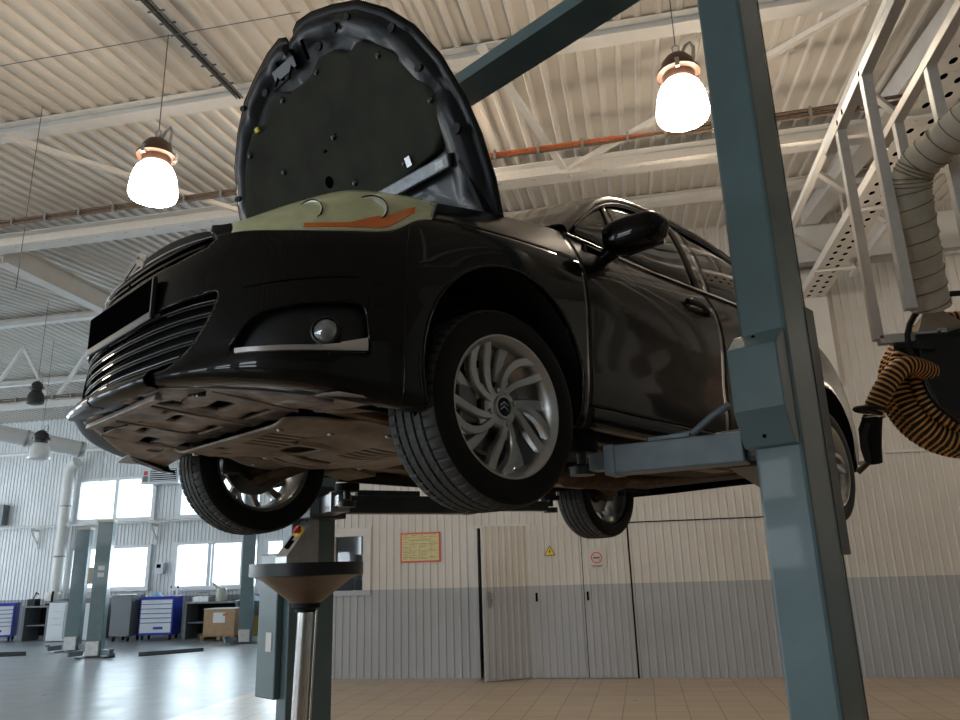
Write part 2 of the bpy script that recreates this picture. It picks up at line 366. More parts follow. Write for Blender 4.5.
# leaf hinged at its right side, standing slightly open towards us
lf = M(); leaf(lf, .72, 2.09); lf.v = [Vector((p.x, -p.y, p.z)) for p in lf.v]; lf.build('door_leaf', WALLM, d1)
hd = M(); hd.box(.62, .67, .02, .04, .98, 1.18); hd.tube([(.64, .03, 1.1), (.64, .07, 1.1), (.55, .07, 1.1)], .009)
hd.build('door_handle', STEEL, d1)
hg = M()
for z in (.25, 1.05, 1.85): hg.tube([(0, -.01, z-.05), (0, -.01, z+.05)], .012)
hg.build('door_hinge', WALLM, d1)
f = M()
for a, b in ((-2.47, -2.40), (-1.66, -1.59)): f.box(a, b, YP-.028, YP+.06, 0, 2.11)
f.box(-2.47, -1.59, YP-.028, YP+.06, 2.095, 2.14)
f.build('door_frame', WALLM, d1, ws=True, bevel=.004)
for i, (a, b) in enumerate(((-1.59, -.865), (-.855, -.20))):
    dd = empty(f'door_{i+2}', (a, YP-.022, .012)); tag(dd, kind='structure')
    lf = M(); leaf(lf, b-a, 2.075); lf.v = [Vector((q.x, q.y if q.y < .04 else .018, q.z)) for q in lf.v]; lf.build('door_leaf', WALLM, dd)
    M().box(-.010, .0, -.002, .02, 0, 2.08).build('door_gap', DUST, dd)
    hg = M()
    for z in (.3, 1.75): hg.tube([(b-a-.008, -.012, z-.06), (b-a-.008, -.012, z+.06)], .011)
    hg.build('door_hinge', WALLM, dd)
    M().box(.03, .06, -.02, 0, 1.02, 1.14).build('door_latch', BLACKM, dd)
# seams of the large gate panel right of the doors
M().box(-.19, 1.72, YP-.017, YP-.0145, 2.085, 2.10).build('trim_1', DUST, kind='structure')
M().box(-.195, -.175, YP-.018, YP-.0145, 0, 2.09).build('trim_2', DUST, kind='structure')
M().box(-5.2, X1, YP-.03, YP-.014, 2.885, 2.915).build('trim_3', WSTEEL, kind='structure')
# upper wall band and posts on the right
M().box(2.0, X1, YP-.10, YP-.014, 5.75, 6.35).build('trim_4', WSTEEL, kind='structure')
M().box(2.55, 2.95, YP-.14, YP-.014, 3.9, 5.75).build('trim_5', WSTEEL, kind='structure')

# ------------------------------------------------------------------ signs on the partition
pz = YP-.022
p = empty('wall_poster', (-3.285, pz, 1.63), 0, 'yellow chart with a red border on the corrugated partition', 'poster')
M().box(-3.60, -2.97, pz, pz+.005, 1.63, 2.07).build('red_border', REDF, p, ws=True)
M().box(-3.575, -2.995, pz-.003, pz, 1.655, 2.045).build('paper', PAPER, p, ws=True)
t = M()
rnd = random.Random(3)
for row in range(15):
    z = 2.025 - row*.0245
    if row == 3: t.box(-3.45, -3.12, pz-.005, pz-.003, z, z+.008); continue
    for cx in (-3.55, -3.42, -3.28, -3.14):
        if rnd.random() < .78: t.box(cx, cx + rnd.uniform(.04, .11), pz-.005, pz-.003, z, z+.005)
for x in (-3.44, -3.30, -3.12): t.box(x, x+.003, pz-.005, pz-.003, 1.67, 1.90)
for z in (1.70, 1.80, 1.90, 2.0): t.box(-3.565, -3.005, pz-.005, pz-.003, z, z+.003)
t.build('print', INK, p, ws=True)
s = empty('hazard_sign', (-1.32, YP-.02, 1.66), 0, 'yellow triangular high voltage sign on the corrugated door', 'sign')
yz = YP-.040
def tri(m_, cx, cz, r, y0, y1):
    pts = [(cx + r*math.sin(a), cz + r*math.cos(a)) for a in (0, 2*PI/3, 4*PI/3)]
    m_.ext(pts, y0, y1, lambda a, b, t: Vector((a, t, b))); return m_
tri(M(), -1.32, 1.715, .093, yz-.004, yz).build('black_edge', BLACKM, s, ws=True)
tri(M(), -1.32, 1.715, .076, yz-.006, yz-.004).build('yellow_face', YEL, s, ws=True)
M().ext([(-1.312, 1.765), (-1.338, 1.715), (-1.322, 1.717), (-1.330, 1.685), (-1.303, 1.726), (-1.318, 1.724)], yz-.008, yz-.006, lambda a, b, t: Vector((a, t, b))).build('bolt_mark', BLACKM, s, ws=True)
s = empty('no_smoking_sign', (-.65, YP-.02, 1.45), 0, 'square white no smoking sign with red ring on the gate', 'sign')
M().box(-.79, -.51, yz-.004, yz, 1.46, 1.74).build('white_plate', mat('ivory_plate', (.55, .52, .47), .5, noise=.03), s, ws=True)
rg = M(); rm = Matrix.Rotation(PI/2, 4, 'X'); 
rg.lathe([(.078, 0), (.078, .003), (.066, .003), (.066, 0)], 40, (-.65, yz-.004, 1.615), rm)
rg.bar((-.70, yz-.006, 1.665), (-.60, yz-.006, 1.565), .004, .012, (0, 1, 0)); rg.build('red_ring', REDM, s, ws=True)
cg = M(); cg.box(-.70, -.62, yz-.0055, yz-.004, 1.605, 1.62); cg.box(-.615, -.60, yz-.0055, yz-.004, 1.605, 1.62)
cg.bar((-.62, yz-.005, 1.625), (-.59, yz-.005, 1.65), .002, .005, (0, 1, 0)); cg.build('cigarette_mark', BLACKM, s, ws=True)
cg = M(); cg.box(-.73, -.57, yz-.0055, yz-.004, 1.50, 1.507); cg.box(-.71, -.59, yz-.0055, yz-.004, 1.485, 1.491); cg.build('caption_lines', BLACKM, s, ws=True)

# ------------------------------------------------------------------ roof steel
def ibeam(p, q, h, w, t=.012):
    hw = w/2
    return M().prof(p, q, [(-hw, 0), (hw, 0), (hw, t), (t/2, t), (t/2, h-t), (hw, h-t), (hw, h), (-hw, h), (-hw, h-t), (-t/2, h-t), (-t/2, t), (-hw, t)])
def purlin(y, name='ceiling_beam', x0=X0, x1=X1, h=.13, w=.16, lab=''):
    z = zroof(y)-h
    o = ibeam((x0, y, z), (x1, y, z), h-.004, w).build(name, WSTEEL, loc='auto'); return tag(o, lab, 'beam')
purlin(5.68, lab='nearest white roof beam crossing above both lit lamps')
zc = 5.40
def Yz(px, py, z): return atz(px, py, z).y
# main truss with a square tube bottom chord and an I beam behind it
YT = 7.15; ZT = 5.40+.22
tr = empty('roof_truss', (0, YT, ZT), 0, 'white lattice truss crossing the hall behind the lamps', 'truss')
yb = atz(80, 234, ZT).y
M().bar((X0, yb, ZT), (X1, yb, ZT), .07, .09).build('bottom_chord', CAGE, tr, ws=True)
ibeam((X0, yb+.75, zroof(yb+.75)-.30), (X1, yb+.75, zroof(yb+.75)-.30), .19, .22).build('top_girder', WSTEEL, tr, ws=True)
dg = M()
for px in (245, 568):
    n_ = atz(px, 213 if px < 300 else 184, ZT)
    xa = n_.x
    en = atz(5, 136, zroof(5.45)-.2) if px < 300 else atz(868, 0, zroof(4.3)-.08)
    dg = M(); dg.bar((xa, yb, ZT), en, .05, .05); dg.build('diagonal_brace', CAGE, tr, ws=True)
    dg = M(); dg.bar((xa, yb, ZT), (xa, yb+.75, zroof(yb+.7)-.28), .05, .05); dg.build('strut', CAGE, tr, ws=True)
    dg = M(); dg.box(xa-.05, xa+.25, yb-.045, yb-.04, ZT-.06, ZT+.10); dg.build('gusset_plate', CAGE, tr, ws=True)
n_ = atz(568, 184, ZT)
dg = M().bar((n_.x, yb, ZT), (n_.x-.55, 5.5, zroof(5.5)-.1), .07, .04); dg.build('flat_brace', WSTEEL, tr, ws=True)
dg = M()
x = X0+.3
while x < X1: dg.box(x, x+.05, yb+.75-.09, yb+.75-.06, zroof(yb+.75)-.31, zroof(yb+.75)-.30); x += .42
dg.build('flange_bolts', DUST, tr, ws=True)
purlin(9.7, lab='white roof beam just in front of the upper partition wall', x0=-4.9)
# beam joint on the left and rafter running away from us
ja = atz(0, 258, ZT)
rf = empty('roof_rafter', (ja.x, yb+.9, 5.5), 0, 'white rafter running away at the left behind the lattice truss', 'beam')
za = 5.86
pa = atz(2, 264, za); pb = atz(100, 318, za)
dirr = Vector((0, 1, 0))
ibeam((pa.x, pa.y, za), (pa.x, 19.2, za-.05), .34, .20).build('girder', WSTEEL, rf, ws=True)
purlin(12.1, lab='white roof beam at the far left above the duct level', x1=-5.3, x0=X0)
purlin(15.6, lab='farthest white roof beam before the window wall', x1=-5.3, x0=X0)
# rafters above the partition on the right
ra = empty('roof_rafter', (2.8, 8, 6), 0, 'broad white box rafter at the right running into the partition wall', 'beam')
pe = aty(809, 216, YP-.15)
M().bar((pe.x, YP-.15, pe.z-.02), (pe.x+.25, 3.0, zroof(3.0)-.16), .24, .22).build('box_girder', WSTEEL, ra, ws=True)

# ------------------------------------------------------------------ cables and pipes
def bundle(pts, name, label, col, r=.018, n=3, clips=True):
    e = empty(name, pts[0], 0, label, 'cable')
    for k in range(n):
        mm = M(); pp = []
        for i in range(len(pts)-1):
            a = Vector(pts[i]); b = Vector(pts[i+1]); st = max(2, int((b-a).length/.5))
            for j in range(st): pp.append(a.lerp(b, j/st) + Vector((0, 0, random.uniform(-.008, .008) + (k-1)*r*1.5)) + Vector((0, (k % 2)*r, 0)))
        pp.append(Vector(pts[-1])); mm.tube(pp, r*.8, 6); mm.build('cable', col[k % len(col)], e, ws=True, smooth=60)
    if clips:
        a = Vector(pts[0]); b = Vector(pts[-1]); L = (b-a).length; k = 0; first = None; inv = wmat(e).inverted()
        while k*.45 < L:
            c_ = inv @ a.lerp(b, k*.45/L)
            if first is None: first = M().box(-.012, .012, -.035, .045, -.045, .05).build('cable_clip', GALV, e)
            q = first if k == 0 else first.copy()
            if k: COL.objects.link(q)
            q.location = c_; k += 1
    return e
zb_ = 5.62
yb1 = (atz(0, 224, zb_).y + atz(600, 141, zb_).y)/2
xm = atz(240, 190, zb_).x
bundle([(X0, yb1, zb_), (xm+.6, yb1, zb_)], 'cable_bundle', 'brown cable bundle strung under the roof at the left behind the lit lamp',[BROWNC, BROWNC])
bundle([(xm+.62, yb1, zb_), (.55, yb1, zb_)], 'cable_bundle', 'orange cable bundle strung between hood and right lamp', [BROWNC, ORANGEC, ORANGEC])
bundle([(.57, yb1, zb_), (X1, yb1, zb_)], 'cable_bundle', 'brown pipe with cables at the upper right behind the lift column', [BROWNC, BROWNC], .022)
# cable ladder on the ceiling running towards the lens at top left
ca = atz(150, 5, 5.72); cb = atz(240, 98, 5.9)
e = empty('cable_ladder', ca, 0, 'dark cable ladder fixed under the roof left of the hood', 'cable tray')
A_ = Vector(ca) + (Vector(ca)-Vector(cb)).normalized()*2; B_ = Vector(cb); dv = (B_-A_).normalized(); sd = dv.cross(Vector((0, 0, 1))).normalized()
for k in (-1, 1): M().bar(A_+sd*.03*k, B_+sd*.03*k, .008, .02).build('side_rail', WIRE, e, ws=True)
n_ = int((B_-A_).length/.16); inv = wmat(e).inverted(); first = M().bar(-sd*.07, sd*.07, .012, .012).build('rung', WIRE, e)
for i in range(n_):
    q = first if i == 0 else first.copy()
    if i: COL.objects.link(q)
    q.location = inv @ (A_+dv*i*.16)
M().tube([A_, B_], .013, 8).build('cable', PLASD, e, ws=True)
# thin wires
def wire(pts, name, label, r=.0035, mt=WIRE):
    o = M().tube(pts, r, 6).build(name, mt, loc='auto'); return tag(o, label, 'wire')
a = atz(0, 66, 5.65); b = atz(300, 12, 5.65); wire([a, b], 'tension_wire', 'thin wire stretched under the near roof at the top left')
a = atz(42, 110, zroof(5.2)); wire([a + Vector((0, 0, .04)), Vector((a.x, a.y, 4.1))], 'hanging_wire', 'thin vertical wire hanging left of the lit lamp')
a = atz(516, 28, zroof(5.6)-.02); 
a = aty(105, 440, 15.0); wire([Vector((a.x, 15, zroof(15))), Vector((a.x, 15, aty(96, 520, 15).z))], 'hanging_wire', 'thin vertical wire hanging before the far windows')

# ------------------------------------------------------------------ bell lamps
def bell_lamp(px, py, k, label, lit=True, housing=None, glass=None, name='pendant_lamp', sc=1.0, tilt=0):
    c_ = atk(px, py, k)
    e = empty(name, (c_.x, c_.y, c_.z-.17*sc), 0, label, 'lamp', 'bell lamps hanging from the roof')
    H = housing or BAKE
    hs = M(); hs.lathe([(.0, .475), (.03, .472), (.07, .45), (.10, .41), (.108, .36), (.108, .345), (.135, .34), (.135, .325), (.10, .32), (.095, .27), (.08, .26)], 32)
    hs.v = [p*sc for p in hs.v]; hs.build('housing', H, e, smooth=40)
    gl = M(); gl.lathe([(.07, .275), (.095, .262), (.122, .232), (.142, .185), (.155, .125), (.162, .06), (.162, .03), (.152, .008), (.10, -.006), (.0, -.010)], 40)
    gl.v = [p*sc for p in gl.v]; gl.build('bell_glass', glass or BELL, e, smooth=50)
    rg = M(); rg.tube([(0, 0, .475), (-.02, 0, .50), (-.022, 0, .53), (0, 0, .55), (.022, 0, .53), (.02, 0, .50), (0, 0, .475)], .006, 6)
    rg.tube([(.03, 0, .47), (.06, 0, .53), (.09, 0, .55), (.11, 0, .51), (.10, 0, .42)], .011, 8)
    rg.v = [p*sc for p in rg.v]; rg.build('hook_and_lead', GALV, e, smooth=60)
    for a in (.4, 2.5, 4.6):
        cl = M(); cl.box(.125*math.cos(a)-.012, .125*math.cos(a)+.012, .125*math.sin(a)-.012, .125*math.sin(a)+.012, .30, .36)
        cl.v = [p*sc for p in cl.v]; cl.build('clip', STEEL, e)
    top = zroof(c_.y) - (c_.z-.17*sc)
    M().tube([(0, 0, .54*sc), (0, 0, top)], .004, 6).build('suspension_wire', WIRE, e)
    return e
bell_lamp(154.5, 177, 6.0, 'lit pendant lamp with glowing bell glass left of the open hood', sc=1.13)
bell_lamp(681, 96, 5.25, 'lit pendant lamp with glowing bell glass right of the hood by the lift column', sc=1.11)
bell_lamp(400, 165, 8.2, 'added pendant lamp, unseen behind the open hood, lighting the partition', sc=1.0)  # added for its light on the partition wall, out of view
bell_lamp(745, 215, 7.6, 'added pendant lamp, unseen behind the near lift column, lighting the partition', sc=1.0)  # second unseen lamp, added to brighten the partition and ceiling
bell_lamp(36, 396, 13.5, 'unlit dark pendant lamp at the far left beside the grille', False, BAKEB, BAKEB, sc=.9)
bell_lamp(40, 449, 15.5, 'unlit pendant lamp with pale bell glass low at the far left', False, BAKEB, BELLOFF, sc=1.3)

# ================================================================== the car
# car frame: x forward from the front axle, y to its left, z above the hanging wheels
CARX = Vector((-1.076, 2.751, 1.681)); CARY = rad(-123.15)
car = empty('car', CARX, CARY, 'black hatchback raised on the lift with its hood open', 'car')
T = [
 [(.78,0,.335),(.945,0,.340),(.925,0,.43),(.912,0,.56),(.900,0,.69),(.876,0,.79),(.850,0,.882)],
 [(.77,.28,.340),(.918,.28,.350),(.898,.28,.43),(.893,.28,.56),(.883,.28,.69),(.862,.28,.778),(.835,.28,.862)],
 [(.73,.43,.325),(.845,.48,.345),(.845,.48,.43),(.84,.48,.56),(.825,.48,.69),(.790,.495,.785),(.785,.485,.822)],
 [(.66,.58,.31),(.755,.63,.33),(.765,.635,.43),(.745,.635,.56),(.725,.635,.69),(.69,.635,.775),(.655,.60,.885)],
 [(.57,.68,.29),(.645,.735,.315),(.65,.745,.42),(.635,.745,.56),(.61,.745,.69),(.59,.738,.768),(.52,.675,.945)],
 [(.43,.76,.265),(.47,.81,.285),(.48,.825,.42),(.47,.825,.56),(.46,.82,.69),(.447,.80,.79),(.36,.715,.975)],
 [(.36,.79,.255),(.37,.85,.275),(.37,.865,.42),(.365,.865,.56),(.36,.86,.70),(.31,.83,.86),(.22,.755,.978)],
 [(0,.82,.25),(0,.87,.265),(0,.89,.42),(0,.897,.56),(0,.895,.72),(0,.872,.88),(-.02,.76,1.02)],
 [(-.36,.80,.285),(-.36,.85,.300),(-.36,.877,.42),(-.36,.887,.58),(-.36,.892,.74),(-.36,.872,.90),(-.38,.785,1.055)],
 [(-.8,.79,.285),(-.8,.845,.300),(-.8,.872,.42),(-.8,.875,.58),(-.8,.888,.76),(-.8,.872,.91),(-.8,.815,1.030)],
 [(-1.3,.79,.285),(-1.3,.845,.300),(-1.3,.872,.42),(-1.3,.875,.58),(-1.3,.888,.77),(-1.3,.872,.92),(-1.3,.815,1.05)],
 [(-1.8,.79,.285),(-1.8,.845,.300),(-1.8,.872,.42),(-1.8,.877,.58),(-1.8,.888,.77),(-1.8,.872,.93),(-1.8,.81,1.075)],
 [(-2.25,.80,.25),(-2.25,.85,.265),(-2.25,.88,.42),(-2.25,.888,.58),(-2.25,.89,.78),(-2.25,.87,.95),(-2.25,.80,1.10)],
 [(-2.608,.81,.26),(-2.608,.86,.275),(-2.608,.888,.42),(-2.608,.893,.58),(-2.608,.885,.80),(-2.608,.855,.97),(-2.608,.77,1.13)],
 [(-2.97,.78,.29),(-2.97,.83,.305),(-2.97,.865,.43),(-2.97,.87,.58),(-2.97,.855,.80),(-2.96,.815,.98),(-2.95,.725,1.15)],
 [(-3.18,.70,.31),(-3.22,.76,.33),(-3.24,.79,.44),(-3.24,.79,.60),(-3.21,.77,.80),(-3.16,.72,.98),(-3.09,.63,1.16)],
 [(-3.28,.52,.32),(-3.34,.56,.34),(-3.37,.58,.45),(-3.37,.58,.60),(-3.33,.56,.80),(-3.27,.52,.98),(-3.17,.46,1.165)],
 [(-3.30,0,.33),(-3.38,0,.35),(-3.41,0,.46),(-3.41,0,.60),(-3.37,0,.80),(-3.32,0,.98),(-3.2,0,1.17)],
]
NU = len(T); NR = 7
def mir(p): return (p[0], -p[1], p[2])
def trow(i, r):
    if i < 0: return mir(T[-i][r])
    if i >= NU: return mir(T[2*(NU-1)-i][r])
    return T[i][r]
def cr(p0, p1, p2, p3, t):
    return tuple(.5*((2*b)+(-a+c)*t+(2*a-5*b+4*c-d)*t*t+(-a+3*b-3*c+d)*t**3) for a, b, c, d in zip(p0, p1, p2, p3))
def S(u, v):
    v = min(max(v, 0), NR-1); j = min(int(v), NR-2); fv = v-j
    u = min(max(u, 0), NU-1); i = min(int(u), NU-2); fu = u-i
    col = []
    for r in (j-1, j, j+1, j+2):
        r2 = min(max(r, 0), NR-1); col.append(cr(trow(i-1, r2), trow(i, r2), trow(i+1, r2), trow(i+2, r2), fu))
    return Vector(cr(*col, fv))
def Nrm(u, v):
    e = .02; a = S(u+e, v)-S(u-e, v) if .03 < u < NU-1.03 else (S(u+e, v)-S(u, v) if u <= .03 else S(u, v)-S(u-e, v))
    b = S(u, min(v+e, NR-1))-S(u, max(v-e, 0)); n = b.cross(a); 
    if n.length < 1e-9: return Vector((1, 0, 0))
    n.normalize()
    c_ = S(u, v)
    if n.dot(Vector((c_.x+1.2, c_.y*1.5, 0))) < 0: n = -n
    return n
def uv_of(a, z, u, v):
    for k in range(10):
        p = S(u, v); e = 1e-3; pu = S(u+e, v); pv = S(u, v+e)
        f = (p.y-p.x-a, p.z-z); J = ((pu.y-pu.x-p.y+p.x)/e, (pv.y-pv.x-p.y+p.x)/e, (pu.z-p.z)/e, (pv.z-p.z)/e)
        det = J[0]*J[3]-J[1]*J[2]
        if abs(det) < 1e-6: break
        du = (-f[0]*J[3]+f[1]*J[1])/det; dv = (-f[1]*J[0]+f[0]*J[2])/det
        u += max(-.3, min(.3, du)); v += max(-.3, min(.3, dv)); u = max(0, min(NU-1.01, u)); v = max(0, min(NR-1.01, v))
    return u, v
def seed_uv(a, z):
    best = None
    for i in range(0, 14*3):
        for j in range(0, 18):
            p = S(i/3, j/3); d = (p.y-p.x-a)**2+(p.z-z)**2
            if best is None or d < best[0]: best = (d, i/3, j/3)
    return best[1], best[2]
def AZ(a, z, off=0.0):
    u, v = uv_of(a, z, *seed_uv(a, z)); p = S(u, v)
    return p + Nrm(u, v)*off if off else p
def inpoly(x, y, P):
    c_ = False; j = len(P)-1
    for i in range(len(P)):
        if (P[i][1] > y) != (P[j][1] > y) and x < (P[j][0]-P[i][0])*(y-P[i][1])/(P[j][1]-P[i][1])+P[i][0]: c_ = not c_
        j = i
    return c_
def nearpoly(x, y, P):
    best = None
    for i in range(len(P)):
        ax, ay = P[i]; bx, by = P[(i+1) % len(P)]; dx, dy = bx-ax, by-ay; L = dx*dx+dy*dy
        t = max(0, min(1, ((x-ax)*dx+(y-ay)*dy)/L)) if L else 0; qx, qy = ax+dx*t, ay+dy*t; d = (qx-x)**2+(qy-y)**2
        if best is None or d < best[0]: best = (d, qx, qy)
    return best
def smoothpoly(P, n=4):      # closed Catmull-Rom through corners
    out = []; L = len(P)
    for i in range(L):
        for k in range(n): out.append(cr((*P[i-1], 0), (*P[i], 0), (*P[(i+1) % L], 0), (*P[(i+2) % L], 0), k/n)[:2])
    return out
ARCH = [(.015, .395, .362), (-2.608, .395, .362)]      # x, z, radius of the wheel openings
ARCHP = [[(cx+r*math.cos(t*PI/36), max(cz+r*math.sin(t*PI/36)*1.0, .0)) for t in range(72)] for cx, cz, r in ARCH]
def panel(name, u0, u1, v0, v1, mt, du=.05, dv=.05, cuts=(), side=1, thick=.012, parent=None, arch=False, off=0, inner=None, label=None, gap=.0, seamlip=True):
    """panel of the body surface; cuts = polygons in (y-x, z); side -1 mirrors it"""
    nu = max(2, int((u1-u0)/du)); nv = max(2, int((v1-v0)/dv))
    UV = [[(u0+(u1-u0)*i/nu, v0+(v1-v0)*j/nv) for j in range(nv+1)] for i in range(nu+1)]
    P = [[S(*q) for q in r] for r in UV]
    keep = {}
    def ins(i, j):
        c_ = (P[i][j]+P[i+1][j]+P[i+1][j+1]+P[i][j+1])/4
        for C_ in cuts:
            if inpoly(c_.y-c_.x, c_.z, C_): return True
        if arch:
            for A__ in ARCHP:
                if inpoly(c_.x, c_.z, A__): return True
        return False
    K = [[not ins(i, j) for j in range(nv)] for i in range(nu)]
    for i in range(nu+1):
        for j in range(nv+1):
            nb = [K[a][b] for a in (i-1, i) for b in (j-1, j) if 0 <= a < nu and 0 <= b < nv]
            if any(nb) and not all(nb):
                p = P[i][j]; a = p.y-p.x
                cand = []
                for C_ in cuts:
                    q = nearpoly(a, p.z, C_); cand.append((q[0], 0, q[1], q[2]))
                if arch:
                    for A__ in ARCHP: q = nearpoly(p.x, p.z, A__); cand.append((q[0], 1, q[1], q[2]))
                b = min(cand)
                if b[0] < .05**2:
                    if b[1] == 0: u, v = uv_of(b[2], b[3], *UV[i][j])
                    else:
                        u, v = UV[i][j]
                        for _ in range(8):      # newton in (x, z)
                            p = S(u, v); e = 1e-3; pu = S(u+e, v); pv = S(u, v+e)
                            f = (p.x-b[2], p.z-b[3]); J = ((pu.x-p.x)/e, (pv.x-p.x)/e, (pu.z-p.z)/e, (pv.z-p.z)/e); det = J[0]*J[3]-J[1]*J[2]
                            if abs(det) < 1e-6: break
                            u += max(-.2, min(.2, (-f[0]*J[3]+f[1]*J[1])/det)); v += max(-.2, min(.2, (-f[1]*J[0]+f[0]*J[2])/det))
                            u = max(0, min(NU-1.01, u)); v = max(0, min(NR-1.01, v))
                    P[i][j] = S(u, v)
    if off: 
        for i in range(nu+1):
            for j in range(nv+1): P[i][j] = P[i][j] + Nrm(*UV[i][j])*off
    m_ = M(); idx = {}
    def vid(i, j):
        if (i, j) not in idx:
            p = P[i][j]; idx[(i, j)] = len(m_.v); m_.v.append(Vector((p.x, p.y*side, p.z)))
        return idx[(i, j)]
    for i in range(nu):
        for j in range(nv):
            if K[i][j]:
                f = (vid(i, j), vid(i+1, j), vid(i+1, j+1), vid(i, j+1)); m_.f.append(f if side < 0 else f[::-1]); m_.mi.append(0)
    o = m_.build(name, mt, parent or car, smooth=40, recalc=False, label=label)
    # make sure the skin faces outwards
    me = o.data
    if len(me.polygons):
        pl = me.polygons[len(me.polygons)//2]; c_ = pl.center
        if pl.normal.dot(Vector((c_.x+1.2, c_.y*1.6, 0))) < 0: me.flip_normals()
    md = o.modifiers.new('solid', 'SOLIDIFY'); md.thickness = thick; md.offset = -1
    return o
# ---- openings in (a = y-x, z)
POL_LG = smoothpoly([(-1.2, .375), (-.85, .375), (-.575, .378), (-.50, .395), (-.41, .45), (-.345, .52), (-.318, .575), (-.33, .592), (-.40, .588), (-.65, .578), (-.9, .572), (-1.2, .572)], 3)
POL_UG = [(-1.2, .712), (-.9, .712), (-.55, .722), (-.40, .748), (-.365, .775), (-.385, .80), (-.45, .815), (-.56, .850), (-.62, .90), (-1.2, .90)]
POL_FOG = smoothpoly([(-.222, .400), (-.212, .445), (-.172, .488), (-.095, .518), (.10, .537), (.235, .540), (.268, .52), (.278, .465), (.285, .41), (.272, .395), (.10, .392)], 4)
def sym(name, *a, **k):
    panel(name, *a, side=1, **k); return panel(name, *a, side=-1, **k)
US = 4.55     # bumper to fender seam at the top
# front bumper: both halves in one mesh
def bumper_half(side): return panel('front_bumper', 0, 5.55, .0, 5.0, PAINT, .04, .045, cuts=(POL_LG, POL_UG, POL_FOG), side=side, thick=.01)
b1 = bumper_half(1); b2 = bumper_half(-1)
def join(a, b):
    bm = bmesh.new(); bm.from_mesh(a.data); bm.from_mesh(b.data); bmesh.ops.remove_doubles(bm, verts=bm.verts, dist=.0004)
    bm.to_mesh(a.data); bm.free(); COL.objects.unlink(b); bpy.data.objects.remove(b); return a
bump = join(b1, b2)
n1 = panel('nose_cover', 1.6, 1.98, 5.0, 6.0, PAINT, .04, .1, cuts=(POL_UG,), side=1, thick=.006)
n2 = panel('nose_cover', 1.6, 1.98, 5.0, 6.0, PAINT, .04, .1, cuts=(POL_UG,), side=-1, thick=.006)
# recessed backings
def backing(name, P, off, mt, u1=5, v1=6, mirror_join=True, du=.12, dv=.15, grow=.0, parent=None):
    res = []
    for side in (1, -1):
        m_ = M(); nu = int(u1/du); nv = int(v1/dv); idx = {}
        for i in range(nu):
            for j in range(nv):
                q = [(i*du, j*dv), ((i+1)*du, j*dv), ((i+1)*du, (j+1)*dv), (i*du, (j+1)*dv)]
                ps = [S(*k) for k in q]
                c_ = (ps[0]+ps[1]+ps[2]+ps[3])/4
                b = nearpoly(c_.y-c_.x, c_.z, P)
                if inpoly(c_.y-c_.x, c_.z, P) or (b[0] < .035**2 and c_.z > .385):
                    f = []
                    for k, p in zip(q, ps):
                        if k not in idx:
                            pp = p + Nrm(*k)*off; idx[k] = len(m_.v); m_.v.append(Vector((pp.x, pp.y*side, pp.z)))
                        f.append(idx[k])
                    m_.f.append(tuple(f)); m_.mi.append(0)
        res.append(m_)
    if mirror_join:
        a = M(); a.add(res[0].v, res[0].f); a.add(res[1].v, res[1].f); return a.build(name, mt, parent or car, smooth=60, merge=.0005, solid=.004)
    return [r.build(name, mt, parent or car, smooth=60, solid=.004) for r in res]
lower_grille = backing('lower_grille', POL_LG, -.055, PLASD)
upper_grille = backing('upper_grille', POL_UG, -.03, PLASD)
def curve_az(pts, off, n=18):
    out = []
    for k in range(len(pts)-1):
        for i in range(n): 
            t = i/n; out.append((pts[k][0]*(1-t)+pts[k+1][0]*t, pts[k][1]*(1-t)+pts[k+1][1]*t))
    out.append(pts[-1]); res = []; u, v = seed_uv(*out[0])
    for a, z in out:
        u, v = uv_of(a, z, u, v); res.append((S(u, v)+Nrm(u, v)*off, Nrm(u, v)))
    return res
def strip(name, pts, off, h, d, mt, parent, both=True, full=False, sub=None):
    """a bar following the skin: pts in (a, z) from the centre outwards; h height, d depth"""
    cv = curve_az(pts, off); m_ = M()
    def one(sd):
        rows = []
        for p, n in cv:
            q = [p + Vector((0, 0, h/2)), p + n*d*.5 + Vector((0, 0, h*.3)), p + n*d*.5 - Vector((0, 0, h*.3)), p - Vector((0, 0, h/2)), p - n*d - Vector((0, 0, h/2)), p - n*d + Vector((0, 0, h/2))]
            rows.append([Vector((k.x, k.y*sd, k.z)) for k in q])
        m_.grid(rows, closed=True); m_.f.append(tuple(len(m_.v)-6+i for i in range(6))); m_.mi.append(0)
        m_.f.append(tuple(len(m_.v)-6*len(rows)+i for i in range(6))); m_.mi.append(0)
    one(1)
    if full: one(-1)
    o = m_.build(name, mt, parent, smooth=50, merge=.0004 if full else 0)
    if both and not full:
        m_ = M(); one(-1); m_.build(name, mt, parent, smooth=50)
    return o
for z, ae in ((.408, -.49), (.445, -.425), (.482, -.385), (.519, -.355), (.556, -.335)):
    strip('grille_slat', [(-.925, z-.004), (-.65, z), (ae, z+.006)], -.022, .008, .020, PIANO, lower_grille, full=True)
    strip('grille_slat_edge', [(-.925, z+.004), (-.65, z+.008), (ae, z+.014)], -.010, .0035, .002, ALLOYD, lower_grille, full=True)
for z, ae in ((.742, -.42), (.772, -.40)):
    strip('grille_slat', [(-.88, z), (-.62, z+.002), (ae, z+.018)], -.012, .012, .016, PIANO, upper_grille, full=True)
strip('chrome_bar', [(-.88, .792), (-.62, .790), (-.39, .788)], -.004, .006, .006, CHROME, upper_grille, full=True)
